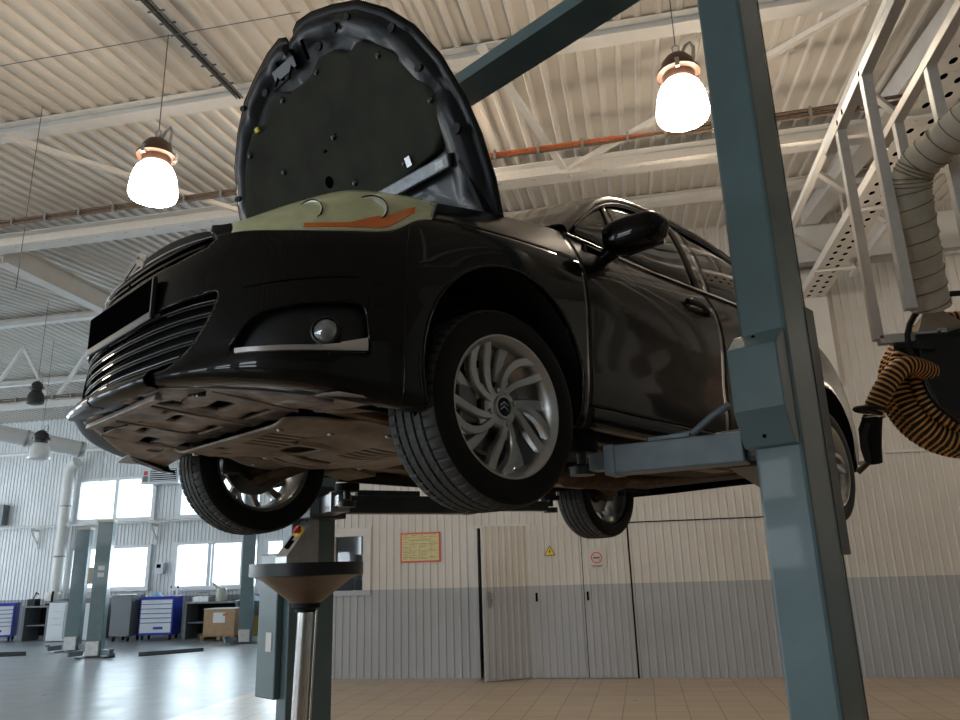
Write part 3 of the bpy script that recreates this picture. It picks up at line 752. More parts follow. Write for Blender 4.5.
# double chevron badge on the nose
def chevron(m_, w, t, fn, dz=.0):
    for s_ in (0, 1):
        o_ = dz + s_*t*1.55
        m_.ext([(-w, o_-w*.55), (0, o_), (w, o_-w*.55), (w, o_-w*.55-t), (0, o_-t), (-w, o_-w*.55-t)], 0, .006, fn)
_b0 = S(0, 4.75); _b1 = S(0, 5.7); _bt = (_b1-_b0).normalized(); _bn = Vector((_bt.z, 0, -_bt.x))
bd = M(); chevron(bd, .075, .018, lambda p, q, t: _b0 + _bt*(q+.075) + _bn*(t+.004-(p/.075)**2*.006) + Vector((0, p, 0)))
bd.build('chevron_badge', CHROME, car, bevel=.002)
# plate with holder
pl = M(); 
pl.box(.898, .9115, -.262, .266, .556, .690); pl.build('number_plate_holder', PLAS, car, bevel=.004)
pp = M().box(.9115, .9135, -.258, .256, .580, .684).build('number_plate', BLACKM, car, bevel=.001)
M().box(.9115, .913, -.260, .262, .559, .577).build('holder_strip', mat('grey_holder_strip', (.09, .095, .10), .4, noise=.1), car)
M().box(.9115, .913, .258, .266, .577, .686).build('holder_edge', mat('grey_holder_edge', (.09, .095, .10), .4, noise=.1), car)
# front lip / splitter along the centre
def lip(name, a_pts, mt, off=.012):
    m_ = M()
    for sd in (1, -1):
        rows = []
        for p, n in curve_az(a_pts, 0, 14):
            n = Vector((n.x, n.y, 0)).normalized()
            q = [p + n*.004 + Vector((0, 0, .022)), p + n*.018 + Vector((0, 0, .006)), p + n*.022 - Vector((0, 0, .008)), p + n*.010 - Vector((0, 0, .022)), p - n*.03 - Vector((0, 0, .024)), p - n*.03 + Vector((0, 0, .02))]
            rows.append([Vector((k.x, k.y*sd, k.z)) for k in q])
        m_.grid(rows, closed=True); L = len(m_.v)
        m_.f.append(tuple(range(L-6, L))); m_.mi.append(0)
    return m_.build(name, mt, car, smooth=60, merge=.0004)
lip('front_splitter', [(-.945, .352), (-.76, .355), (-.60, .362)], PAINT)
strip('bumper_lip', [(-.575, .360), (-.40, .350), (-.12, .338), (.10, .325), (.34, .300)], .004, .020, .012, PAINT, car)
# bumper crease
strip('bumper_crease', [(-.21, .594), (-.10, .602), (.02, .608), (.245, .622)], .002, .006, .006, PAINT, car)
# fog lamp pockets
for sd, pk in zip((1, -1), backing('fog_lamp_pocket', POL_FOG, -.030, PLAS, mirror_join=False)):
    pass
fog_pockets = [o for o in COL.objects if o.name.startswith('fog_lamp_pocket')]
for pk, sd in zip(fog_pockets, (1, -1)):
    def mp(p): return Vector((p.x, p.y*sd, p.z))
    cvs = curve_az([(-.215, .402), (-.10, .402), (.10, .403), (.20, .406), (.278, .410)], .002, 8)
    m_ = M(); rows = []
    for i, (p, n) in enumerate(cvs):
        t = i/(len(cvs)-1); h = .012 + .020*max(0, (t-.55)/.45)
        rows.append([mp(q) for q in (p+Vector((0, 0, h)), p+n*.006+Vector((0, 0, h*.6)), p+n*.006-Vector((0, 0, .006)), p-Vector((0, 0, .010)), p-n*.015-Vector((0, 0, .01)), p-n*.015+Vector((0, 0, h)))])
    m_.grid(rows, closed=True); m_.build('chrome_strip', CHROME, pk, smooth=50)
    c_ = AZ(.126, .457, -.012); n = Vector((.72, .69, 0)); ax = n.to_track_quat('Z', 'Y').to_matrix().to_4x4()
    fl = M(); fl.lathe([(.041, -.02), (.041, .006), (.036, .008), (.034, .0)], 28, c_, ax); fl.v = [mp(p) for p in fl.v]; fl.build('fog_lamp_bezel', PLAS, pk, smooth=40)
    fl = M(); fl.lathe([(.034, .002), (.030, .009), (.018, .014), (0.0, .016)], 28, c_, ax); fl.v = [mp(p) for p in fl.v]; fl.build('fog_lamp_lens', mat('fog_lens', (.30, .31, .32), .06, .6, .8, noise=.3, nscale=40), pk, smooth=60)
# ---- headlights
for sd in (1, -1):
    hs = panel('headlight', 2.0, 6.0, 5.0, 6.0, LAMPIN, .06, .12, side=sd, thick=.004, off=-.014)
    ln = panel('lens', 2.0, 6.0, 5.0, 6.0, LENS, .06, .1, side=sd, thick=.003, parent=hs, off=.001)
    rm_ = panel('seal', 2.0, 6.02, 4.93, 5.03, PLASD, .06, .05, side=sd, thick=.02, parent=hs, off=-.001)
    # amber strip along the lower edge, projector bowls, small bulbs
    am = M(); rows = []
    for i in range(25):
        u = 3.3 + i/24*2.3; lo = 5.10 if u < 4.9 else 5.10+(u-4.9)*.30; hi = lo+.10+.16*max(0, min(1, (u-4.2)/.5))-.15*max(0, u-5.2)
        a = S(u, lo) + Nrm(u, 5.2)*.0030; b = S(u, hi) + Nrm(u, 5.2)*.0030; n = Nrm(u, 5.2)
        rows.append([Vector((k.x, k.y*sd, k.z)) for k in (a, b, b-n*.003, a-n*.003)])
    am.grid(rows, closed=True); am.build('indicator_reflector', AMBER, hs, smooth=50)
    for (u, v, r) in ((4.55, 5.52, .052), (3.35, 5.55, .040)):
        c_ = S(u, v) - Nrm(u, v)*.007; n = (Nrm(u, v)+Vector((.6, .1, -.1))).normalized(); ax = n.to_track_quat('Z', 'Y').to_matrix().to_4x4()
        bw = M(); bw.lathe([(r*.98, .0), (r, .006), (r*.9, .004), (r*.75, -.02), (r*.4, -.035), (.012, -.04), (.012, -.015), (.0, -.012)], 28, c_, ax); bw.v = [Vector((p.x, p.y*sd, p.z)) for p in bw.v]
        bw.build('reflector_bowl', LAMPIN, hs, smooth=35)
        rr = M(); rr.lathe([(r*1.0, .004), (r*1.06, .009), (r*1.1, .002), (r*1.0, -.004)], 28, c_, ax); rr.v = [Vector((p.x, p.y*sd, p.z)) for p in rr.v]
        rr.build('bowl_ring', PLAS, hs, smooth=50)
# ---- side panels
FD = 8.06          # fender / front door
DR = 10.22         # front door / rear door
RQ = 12.35         # rear door / quarter
def side_set(sd):
    panel('front_fender', 5.562, FD-.006, 0.0, 4.99, PAINT, .03, .045, side=sd, arch=True)
    panel('fender_top', 6.02, FD-.006, 5.0, 6.0, PAINT, .05, .08, side=sd)
    panel('sill', FD, RQ-.35, .0, 1.55, PAINT, .1, .06, side=sd, arch=True)
    panel('front_door', FD+.003, DR-.004, 1.6, 6.0, PAINT, .05, .06, side=sd, thick=.03)
    panel('rear_door', DR+.004, RQ-.006, 1.6, 6.0, PAINT, .05, .06, side=sd, thick=.03, arch=True)
    panel('rear_quarter', RQ+.004, 15.0, 1.0, 6.0, PAINT, .03, .05, side=sd, arch=True)
for sd in (1, -1): side_set(sd)
rb = join(panel('rear_bumper', 14.0, 17.0, 0, 3.2, PAINT, .05, .06, side=1, thick=.01), panel('rear_bumper', 14.0, 17.0, 0, 3.2, PAINT, .05, .06, side=-1, thick=.01))
tg = join(panel('tailgate', 15.02, 17.0, 3.25, 6.0, PAINT, .05, .06, side=1, thick=.01), panel('tailgate', 15.02, 17.0, 3.25, 6.0, PAINT, .05, .06, side=-1, thick=.01))
for sd in (1, -1): panel('tail_lamp', 14.55, 15.6, 4.2, 5.3, REDM, .05, .06, side=sd, thick=.01, off=.004)
# arch lips and liners
def side_at(x, z):
    u, v = None, None
    b = None
    for i in range(5*8, 15*8):
        for j in range(0, 20):
            p = S(i/8, j/4); d = (p.x-x)**2+(p.z-z)**2
            if b is None or d < b[0]: b = (d, i/8, j/4)
    u, v = b[1:]
    for _ in range(8):
        p = S(u, v); e = 1e-3; pu = S(u+e, v); pv = S(u, v+e); f = (p.x-x, p.z-z)
        J = ((pu.x-p.x)/e, (pv.x-p.x)/e, (pu.z-p.z)/e, (pv.z-p.z)/e); det = J[0]*J[3]-J[1]*J[2]
        if abs(det) < 1e-6: break
        u += max(-.2, min(.2, (-f[0]*J[3]+f[1]*J[1])/det)); v += max(-.2, min(.2, (-f[1]*J[0]+f[0]*J[2])/det)); v = max(0, v)
    return S(u, v)
for cx, cz, r in ARCH:
    pts = []
    for k in range(41):
        t = rad(-22 + k*(224/40)); pts.append(side_at(cx+r*math.cos(t), max(.27, cz+r*math.sin(t))))
    for sd in (1, -1):
        m_ = M().tube([Vector((p.x, (p.y-.001)*sd, p.z)) for p in pts], .0045, 8); m_.build('arch_edge', PAINT, car, smooth=60)
        m_ = M(); rows = []
        for k in range(29):
            t = rad(-14 + k*(208/28)); rr = r+.012
            rows.append([Vector((cx+rr*math.cos(t), y*sd, max(.262, cz+rr*math.sin(t)))) for y in (.865, .83, .70, .56)])
        m_.grid(rows); 
        m_.ext([(cx+(r+.012)*math.cos(rad(-14+k*208/28)), max(.262, cz+(r+.012)*math.sin(rad(-14+k*208/28)))) for k in range(29)], .553, .56, lambda p, q, t: Vector((p, t*sd, q)))
        m_.build('wheel_arch_liner', PLASD, car, smooth=50)
# ---- greenhouse
RAIL = [(-.42, .765, 1.085), (-.56, .735, 1.20), (-.76, .69, 1.345), (-1.0, .64, 1.455), (-1.3, .61, 1.515), (-1.7, .60, 1.54), (-2.1, .59, 1.535), (-2.5, .57, 1.50), (-2.85, .54, 1.43), (-3.05, .51, 1.37)]
BELT = [(-.40, .785, 1.055), (-.60, .80, 1.045), (-.90, .812, 1.035), (-1.3, .815, 1.05), (-1.7, .812, 1.07), (-2.1, .805, 1.09), (-2.45, .785, 1.12), (-2.70, .76, 1.16), (-2.95, .72, 1.22), (-3.05, .69, 1.26)]
def pline(P, x):
    for i in range(len(P)-1):
        if P[i+1][0] <= x <= P[i][0]:
            t = (x-P[i][0])/(P[i+1][0]-P[i][0]); a = P[max(i-1, 0)]; d = P[min(i+2, len(P)-1)]
            return Vector(cr(a, P[i], P[i+1], d, t))
    return Vector(P[0] if x > P[0][0] else P[-1])
def side_glass(xb, xt, t, off=0):     # point between belt and rail
    b = pline(BELT, xb); r = pline(RAIL, xt); p = b.lerp(r, t); p.y += .030*4*t*(1-t)*.6 + off; return p
def sglass_quad(name, x0b, x0t, x1b, x1t, t0, t1, mt, side, off, thick, n=14, parent=None):
    rows = []
    for i in range(n+1):
        s = i/n; rows.append([Vector((p.x, p.y*side, p.z)) for p in (side_glass(x0b*(1-s)+x1b*s, x0t*(1-s)+x1t*s, t0+(t1-t0)*j/6, off) for j in range(7))])
    return M().grid(rows).build(name, mt, parent or car, smooth=60, solid=thick)
for sd in (1, -1):
    # body-coloured rail and pillars
    rows = []; n = 40
    for i in range(n+1):
        x = -.40 - i/n*2.63; r = pline(RAIL, x); rows.append([Vector((r.x, (r.y+dy)*sd, r.z+dz)) for dy, dz in ((.022, -.040), (.030, -.018), (.020, .006), (-.005, .022), (-.05, .034), (-.05, .005), (-.01, -.03))])
    m_ = M().grid(rows, closed=True); m_.build('roof_rail', PAINT, car, smooth=50)
    # chrome-like trim following the window top
    m_ = M().tube([Vector((p.x, (p.y+.027)*sd, p.z-.028)) for p in (pline(RAIL, -.50-i*.06) for i in range(38))], .0045, 6); m_.build('window_top_trim', ALLOYD, car, smooth=60)
    m_ = M().tube([Vector((p.x, (p.y+.012)*sd, p.z-.006)) for p in (pline(BELT, -.42-i*.06) for i in range(39))], .006, 6); m_.build('belt_trim', CHROME, car, smooth=60)
    rows = [[Vector((p.x, (p.y+dy)*sd, p.z+dz)) for dy, dz in ((.004, -.035), (.006, .004), (-.03, .006), (-.03, -.035))] for p in (pline(BELT, -.38-i*.066) for i in range(40))]
    M().grid(rows, closed=True).build('belt_moulding', PLAS, car, smooth=40)
    # glass
    sglass_quad('quarter_window', -.47, -.55, -.72, -.80, .03, .92, CGLASS, sd, -.004, .004)
    sglass_quad('front_window', -.76, -.84, -1.36, -1.50, .03, .96, CGLASS, sd, -.004, .004)
    sglass_quad('rear_window', -1.46, -1.60, -2.34, -2.28, .03, .96, CGLASS, sd, -.004, .004)
    sglass_quad('rear_quarter_window', -2.42, -2.36, -2.80, -2.64, .06, .88, CGLASS, sd, -.004, .004)
    # pillars
    sglass_quad('quarter_window_pillar', -.715, -.80, -.765, -.845, 0, .98, PIANO, sd, .002, .02, 3)
    sglass_quad('centre_pillar', -1.355, -1.495, -1.465, -1.605, 0, 1, PIANO, sd, .004, .03, 3)
    sglass_quad('door_pillar', -2.335, -2.275, -2.425, -2.365, 0, 1, PIANO, sd, .004, .03, 3)
    sglass_quad('rear_pillar', -2.79, -2.62, -3.04, -3.02, 0, 1, PAINT, sd, .006, .03, 6)
# roof
rows = []
for i in range(41):
    x = -.98 - i/40*2.05; r = pline(RAIL, x); zc_ = .045*math.sin(PI*min(1, max(.0, (-.55-x)/2.9)))
    rows.append([Vector((x + (.10*(1-(j/12)**2)*(1 if i == 0 else 0)), (r.y-.03)*(j/12), r.z+.03+zc_*(1-(j/12)**2))) for j in range(-12, 13)])
M().grid(rows).build('roof', PAINT, car, smooth=60, solid=.02)
# windscreen, rear window
rows = []
for i in range(21):
    t = i/20; x = -.42 - t*.58; r = pline(RAIL, x)
    rows.append([Vector((x + .26*(1-abs(j/12)**2.2)*(1-t*.55), (r.y-.012)*(j/12), r.z + .02 + (-.02+.05*t)*(1-(j/12)**2))) for j in range(-12, 13)])
M().grid(rows).build('windscreen', CGLASS, car, smooth=60, solid=.005)
rows = []
for i in range(13):
    t = i/12; a = Vector((-3.03, .49, 1.40)).lerp(Vector((-3.14, .56, 1.17)), t)
    rows.append([Vector((a.x - .10*(1-(j/10)**2)*(.3+t*.3), a.y*(j/10), a.z+.05*(1-(j/10)**2)*(1-t))) for j in range(-10, 11)])
M().grid(rows).build('rear_screen', CGLASS, car, smooth=60, solid=.005)
# cowl panel between fenders below the windscreen, and engine bay mass
rows = []
for i in range(9):
    x = -.08 - i*.045; rows.append([Vector((x+.05*(1-(j/8)**2), .745*j/8, 1.00 + i*.009 + .012*(1-(j/8)**2))) for j in range(-8, 9)])
M().grid(rows).build('cowl_panel', PLASD, car, smooth=50, solid=.02)
eb = M(); eb.box(.05, .62, -.50, .50, .33, .82); eb.build('engine', DUST, car, bevel=.03)
eb = M(); eb.box(-.28, -.22, -.74, .74, .34, 1.02); eb.build('firewall', PLASD, car)
for sd in (1, -1):
    M().bar((.55, .56*sd, .70), (-.22, .60*sd, .92), .10, .16).build('inner_wing', PLASD, car, bevel=.02)
# interior
it = M(); it.box(-2.9, -.25, -.74, .74, .33, .37); it.box(-3.0, -2.2, -.70, .70, .36, .9); it.build('cabin_floor', SEAT, car)
it = M(); it.box(-.62, -.30, -.74, .74, .80, 1.02); it.build('dashboard', PLASD, car, bevel=.05)
for y in (.36, -.36):
    st = M(); st.box(-1.45, -.95, y-.25, y+.25, .45, .62); st.build('front_seat_cushion', SEAT, car, bevel=.05)
    st = M(); st.box(-1.58, -1.44, y-.24, y+.24, .55, 1.18, None); st.build('front_seat_back', SEAT, car, bevel=.05)
    st = M(); st.box(-1.60, -1.50, y-.13, y+.13, 1.20, 1.38); st.tube([(-1.55, y-.06, 1.15), (-1.55, y-.06, 1.25)], .008); st.tube([(-1.55, y+.06, 1.15), (-1.55, y+.06, 1.25)], .008); st.build('headrest', SEAT, car, bevel=.03)
sw = M(); ax = Matrix.Rotation(rad(65), 4, 'Y'); rg = []
for k in range(28): a = 2*PI*k/28; rg.append(ax @ Vector((.185*math.cos(a), .185*math.sin(a), 0)) + Vector((-.74, .36, 1.03)))
rg.append(rg[0]); sw.tube(rg, .014, 8, cap=False); sw.tube([(-.74, .36, 1.03), (-.55, .36, .95)], .03); sw.bar((-.74+.02, .20, 1.03), (-.74+.02, .52, 1.03), .03, .03)
sw.build('steering_wheel', PLASD, car, smooth=50)
# ---- mirrors
for sd in (1, -1):
    m_ = M(); rows = []
    # housing lofted front to back across y
    for i in range(13):
        t = i/12; y = .850 + t*.235; k = max(.03, 1-abs(2*t-1)**5)**.45*(.93+.07*math.sin(PI*t))
        cx_ = -.60 - t*.075; cz_ = 1.045 + t*.028; hx = .075*k; hz = .070*k*(1-.08*t)
        rows.append([Vector((cx_ + hx*math.copysign(abs(math.cos(a))**.8, math.cos(a))*(1.15 if math.cos(a) > 0 else .55), y*sd, cz_ + hz*math.copysign(abs(math.sin(a))**.62, math.sin(a)))) for a in (2*PI*q/24 for q in range(24))])
    m_.grid(rows, closed=True); m_.f.append(tuple(range(24))); m_.mi.append(0); m_.f.append(tuple(range(12*24, 13*24))); m_.mi.append(0)
    mr_ = m_.build('door_mirror', PAINT, car, smooth=60, bevel=0)
    M().box(-.682, -.676, min(.87*sd, 1.06*sd), max(.87*sd, 1.06*sd), 1.0, 1.115).build('mirror_glass', CHROME, mr_, bevel=.002)
    st = M(); st.tube([(-.60, .79*sd, .985), (-.60, .83*sd, .99), (-.605, .875*sd, 1.01)], [.035, .030, .035], 12); st.build('mirror_stalk', PIANO, mr_, smooth=60)
    st = M(); st.box(-.70, -.48, min(.80*sd, .835*sd), max(.80*sd, .835*sd), .955, 1.02); st.build('mirror_foot', PIANO, mr_, bevel=.01)
# ---- handles, badge, seam details
for sd in (1, -1):
    for xa, z in ((-1.12, .925), (-2.02, .95)):
        p0 = side_at(xa-.02, z); p1 = side_at(xa-.22, z-.012)
        m_ = M(); rows = []
        for i in range(13):
            t = i/12; p = p0.lerp(p1, t); o_ = .030*math.sin(PI*(.06+.88*t))**.6
            rows.append([Vector((p.x, (p.y+o_+dy)*sd, p.z+dz)) for dy, dz in ((0, .015), (.008, .008), (.008, -.008), (0, -.015), (-.010, -.009), (-.010, .009))])
        m_.grid(rows, closed=True); m_.f.append(tuple(range(6))); m_.mi.append(0); m_.f.append(tuple(range(72, 78))); m_.mi.append(0)
        m_.build('door_handle', PAINT, car, smooth=50)
        pm = p0.lerp(p1, .5); cu = M(); cu.lathe([(.0, .001), (.042, .002), (.046, .0035), (.048, 0)], 24, (0, 0, 0), Matrix.Translation((pm.x, (pm.y)*sd, pm.z)) @ Matrix.Rotation(rad(-90*sd), 4, 'X') @ Matrix.Scale(1.5, 4, (1, 0, 0)))
        cu.build('handle_recess', PIANO, car, smooth=50)
    p = side_at(-.295, .903); q = side_at(-.36, .905)
    M().box(-.350, -.262, min((p.y-.004)*sd, (p.y+.004)*sd), max((p.y-.004)*sd, (p.y+.004)*sd), .896, .911).build('fender_badge', GREYC, car, bevel=.003)
# ---- opened hood
HA = rad(65); HU = Vector((math.cos(HA), 0, math.sin(HA))); HN = Vector((-math.sin(HA), 0, math.cos(HA))); HO = Vector((-.12, 0, 1.02))
HOUT = [(0, .77), (.15, .80), (.31, .805), (.45, .79), (.63, .742), (.78, .668), (.90, .565), (1.0, .44), (1.06, .30), (1.10, .17), (1.112, .07), (1.095, .028), (1.055, .018), (1.05, 0)]
def hoodp(s, w, o=0): 
    wr = min(1, abs(w)/.80); bend = -.045*wr**2.4 - .05*max(0, s-.55)**1.6 + .012
    return HO + HU*s + Vector((0, w, 0)) + HN*(o+bend)
def hw(s):
    for i in range(len(HOUT)-1):
        if HOUT[i][0] <= s <= HOUT[i+1][0]:
            t = (s-HOUT[i][0])/(HOUT[i+1][0]-HOUT[i][0]); return HOUT[i][1]*(1-t)+HOUT[i+1][1]*t
    return HOUT[10][1]
def disc(poly_fn, rings, nth, off, c=(.5, 0)):      # polar grid from a centre to an outline
    rows = []
    for k in range(rings+1):
        t = k/rings; rows.append([hoodp(c[0]+(p[0]-c[0])*t, c[1]+(p[1]-c[1])*t, off(t, p)) for p in poly_fn])
    return rows
full = [(s, w) for s, w in HOUT] + [(s, -w) for s, w in HOUT[::-1][1:]]
def dens(P, n=5, closed=True):
    out = []
    for i in range(len(P) if closed else len(P)-1):
        a = P[i]; b = P[(i+1) % len(P)]
        for k in range(n): out.append((a[0]+(b[0]-a[0])*k/n, a[1]+(b[1]-a[1])*k/n))
    return out
def densL(P, L=.03):
    out = []
    for i in range(len(P)):
        a = P[i]; b = P[(i+1) % len(P)]; n = max(1, int(math.hypot(b[0]-a[0], b[1]-a[1])/L))
        for k in range(n): out.append((a[0]+(b[0]-a[0])*k/n, a[1]+(b[1]-a[1])*k/n))
    return out
# smooth corners of the outline a little except at the notch
FO = densL(full, .03)
ho = M(); ho.grid(disc(FO, 16, 0, lambda t, p: 0), closed=True)
hood = ho.build('hood', PAINT, car, smooth=60, merge=.0005, solid=.006)
# inner stamping: rim, raised frame, dimples
inn = M(); C0 = (.55, 0)
def scaled(k): return [(C0[0]+(p[0]-C0[0])*k, C0[1]+(p[1]-C0[1])*k) for p in FO]
prof_ = [(.985, -.008), (.965, -.012), (.945, -.012), (.925, -.040), (.90, -.052), (.86, -.054), (.82, -.050), (.79, -.030), (.76, -.022), (.5, -.022), (.02, -.022)]
rows = []
rn = random.Random(5)
for k, o_ in prof_:
    r_ = []
    for (s, w) in scaled(k):
        oo = o_
        if .80 < k < .93:
            if s > .70:      # pressed pockets along the leading edge
                ph = w*26; oo += .014*max(0, math.sin(ph))**3
            elif abs(w) > .3: oo += .018*max(0, math.sin(s*15))**4
        r_.append(hoodp(s, w, oo))
    rows.append(r_)
inn.grid(rows, closed=True); inner = inn.build('inner_panel', HOODIN, hood, smooth=45, solid=.002)
# holes in the stamping
for s, w, a, b in ((.94, -.22, .014, .022), (.94, .19, .016, .022), (.955, .31, .018, .02), (.95, -.40, .012, .016), (.80, .60, .014, .02), (.62, .66, .012, .02), (.36, .74, .018, .025), (.36, -.74, .018, .025), (.62, -.66, .012, .02), (.95, .40, .012, .016)):
    hl = M(); hl.ext([(s+a*math.cos(q*PI/8), w+b*math.sin(q*PI/8)) for q in range(16)], -.062, -.050, lambda p, q, t: hoodp(p, q, t)); hl.build('stamping_hole', PLASD, hood)
lp_ = [(.30, .0), (.31, .40), (.33, .60), (.38, .68), (.45, .70), (.56, .67), (.69, .59), (.79, .50), (.86, .39), (.845, .33), (.90, .25), (.915, .16), (.88, .08), (.875, .0)]
lf_ = densL(lp_ + [(s, -w) for s, w in lp_[::-1][1:-1]], .03)
ln_ = M(); rows = []
for k, o_ in ((1.0, -.030), (.985, -.046), (.955, -.052), (.9, -.049), (.6, -.050), (.3, -.048), (.02, -.050)):
    rows.append([hoodp(.58+(p[0]-.58)*k, p[1]*k, o_ + (rn.uniform(-.0012, .0012) if .5 < k < .95 else 0)) for p in lf_])
ln_.grid(rows, closed=True); liner = ln_.build('sound_liner', LINER, hood, smooth=60)
for s, w in ((.87, -.14), (.87, .12), (.76, .48), (.50, .66), (.61, .08), (.40, .11), (.76, -.48), (.50, -.66), (.36, .42), (.36, -.42), (.61, -.30)):
    c_ = hoodp(s, w, -.053); ax = (-HN).to_track_quat('Z', 'Y').to_matrix().to_4x4()
    M().lathe([(.014, -.004), (.014, .001), (.010, .005), (0, .006)], 14, c_, ax).build('liner_clip', PLAS, liner, smooth=40)
c_ = hoodp(.46, -.04, -.0505); M().lathe([(.0, .003), (.024, .003), (.026, 0)], 18, c_, (-HN).to_track_quat('Z', 'Y').to_matrix().to_4x4()).build('liner_hole', BLACKM, liner)
lt = M(); lt.tube([hoodp(.955, -.11, -.055), hoodp(.90, -.11, -.095), hoodp(.90, .0, -.095), hoodp(.955, .0, -.055)], .006, 8)
lt.ext([(.985, -.13), (.985, .03), (.94, .03), (.94, -.13)], -.060, -.054, lambda p, q, t: hoodp(p, q, t)); lt.build('hood_striker', HOODIN, hood, smooth=40)
for w in (-.09, .02, .10): M().ext([(1.01, w), (1.01, w+.012), (.93, w+.012), (.93, w)], -.058, -.050, lambda p, q, t: hoodp(p, q, t)).build('stamping_slot', BLACKM, hood)
M().ext([(.84, -.37), (.84, -.345), (.82, -.345), (.82, -.37)], -.066, -.056, lambda p, q, t: hoodp(p, q, t)).build('yellow_mark', YEL, hood)
br = M(); br.ext([(.315, .20), (.300, .67), (.250, .66), (.262, .24)], -.075, -.050, lambda p, q, t: hoodp(p, q, t)); br.build('silver_brace', mat('dusty_silver_brace', (.20, .21, .22), .4, .5, noise=.2), hood, bevel=.006)
M().ext([(.292, .575), (.288, .64), (.262, .64), (.266, .575)], -.0775, -.0755, lambda p, q, t: hoodp(p, q, t)).build('paper_label', WHITEM, hood)
M().ext([(.372, .435), (.372, .465), (.335, .465), (.335, .435)], -.062, -.052, lambda p, q, t: hoodp(p, q, t)).build('metal_clip', GALV, hood)
for sd in (1, -1):
    hg = M(); hg.bar(hoodp(.26, .70*sd, -.03), hoodp(.02, .73*sd, -.03), .02, .05, HN); hg.bar(hoodp(.03, .73*sd, -.03), (-.16, .73*sd, .99), .02, .04, (0, 1, 0)); hg.bar(hoodp(.03, .73*sd, -.03), (-.04, .73*sd, 1.0), .012, .03, (0, 1, 0))
    hg.build('hood_hinge', PLASD, hood, bevel=.003)
gs = M(); gs.tube([hoodp(.34, -.66, -.05), (.10, -.66, 1.0)], .011, 10); gs.tube([Vector((.10, -.66, 1.0)).lerp(hoodp(.34, -.66, -.05), .0), Vector((.10, -.66, 1.0)).lerp(hoodp(.34, -.66, -.05), .5)], .016, 10); gs.build('gas_strut', PLASD, hood, smooth=50)
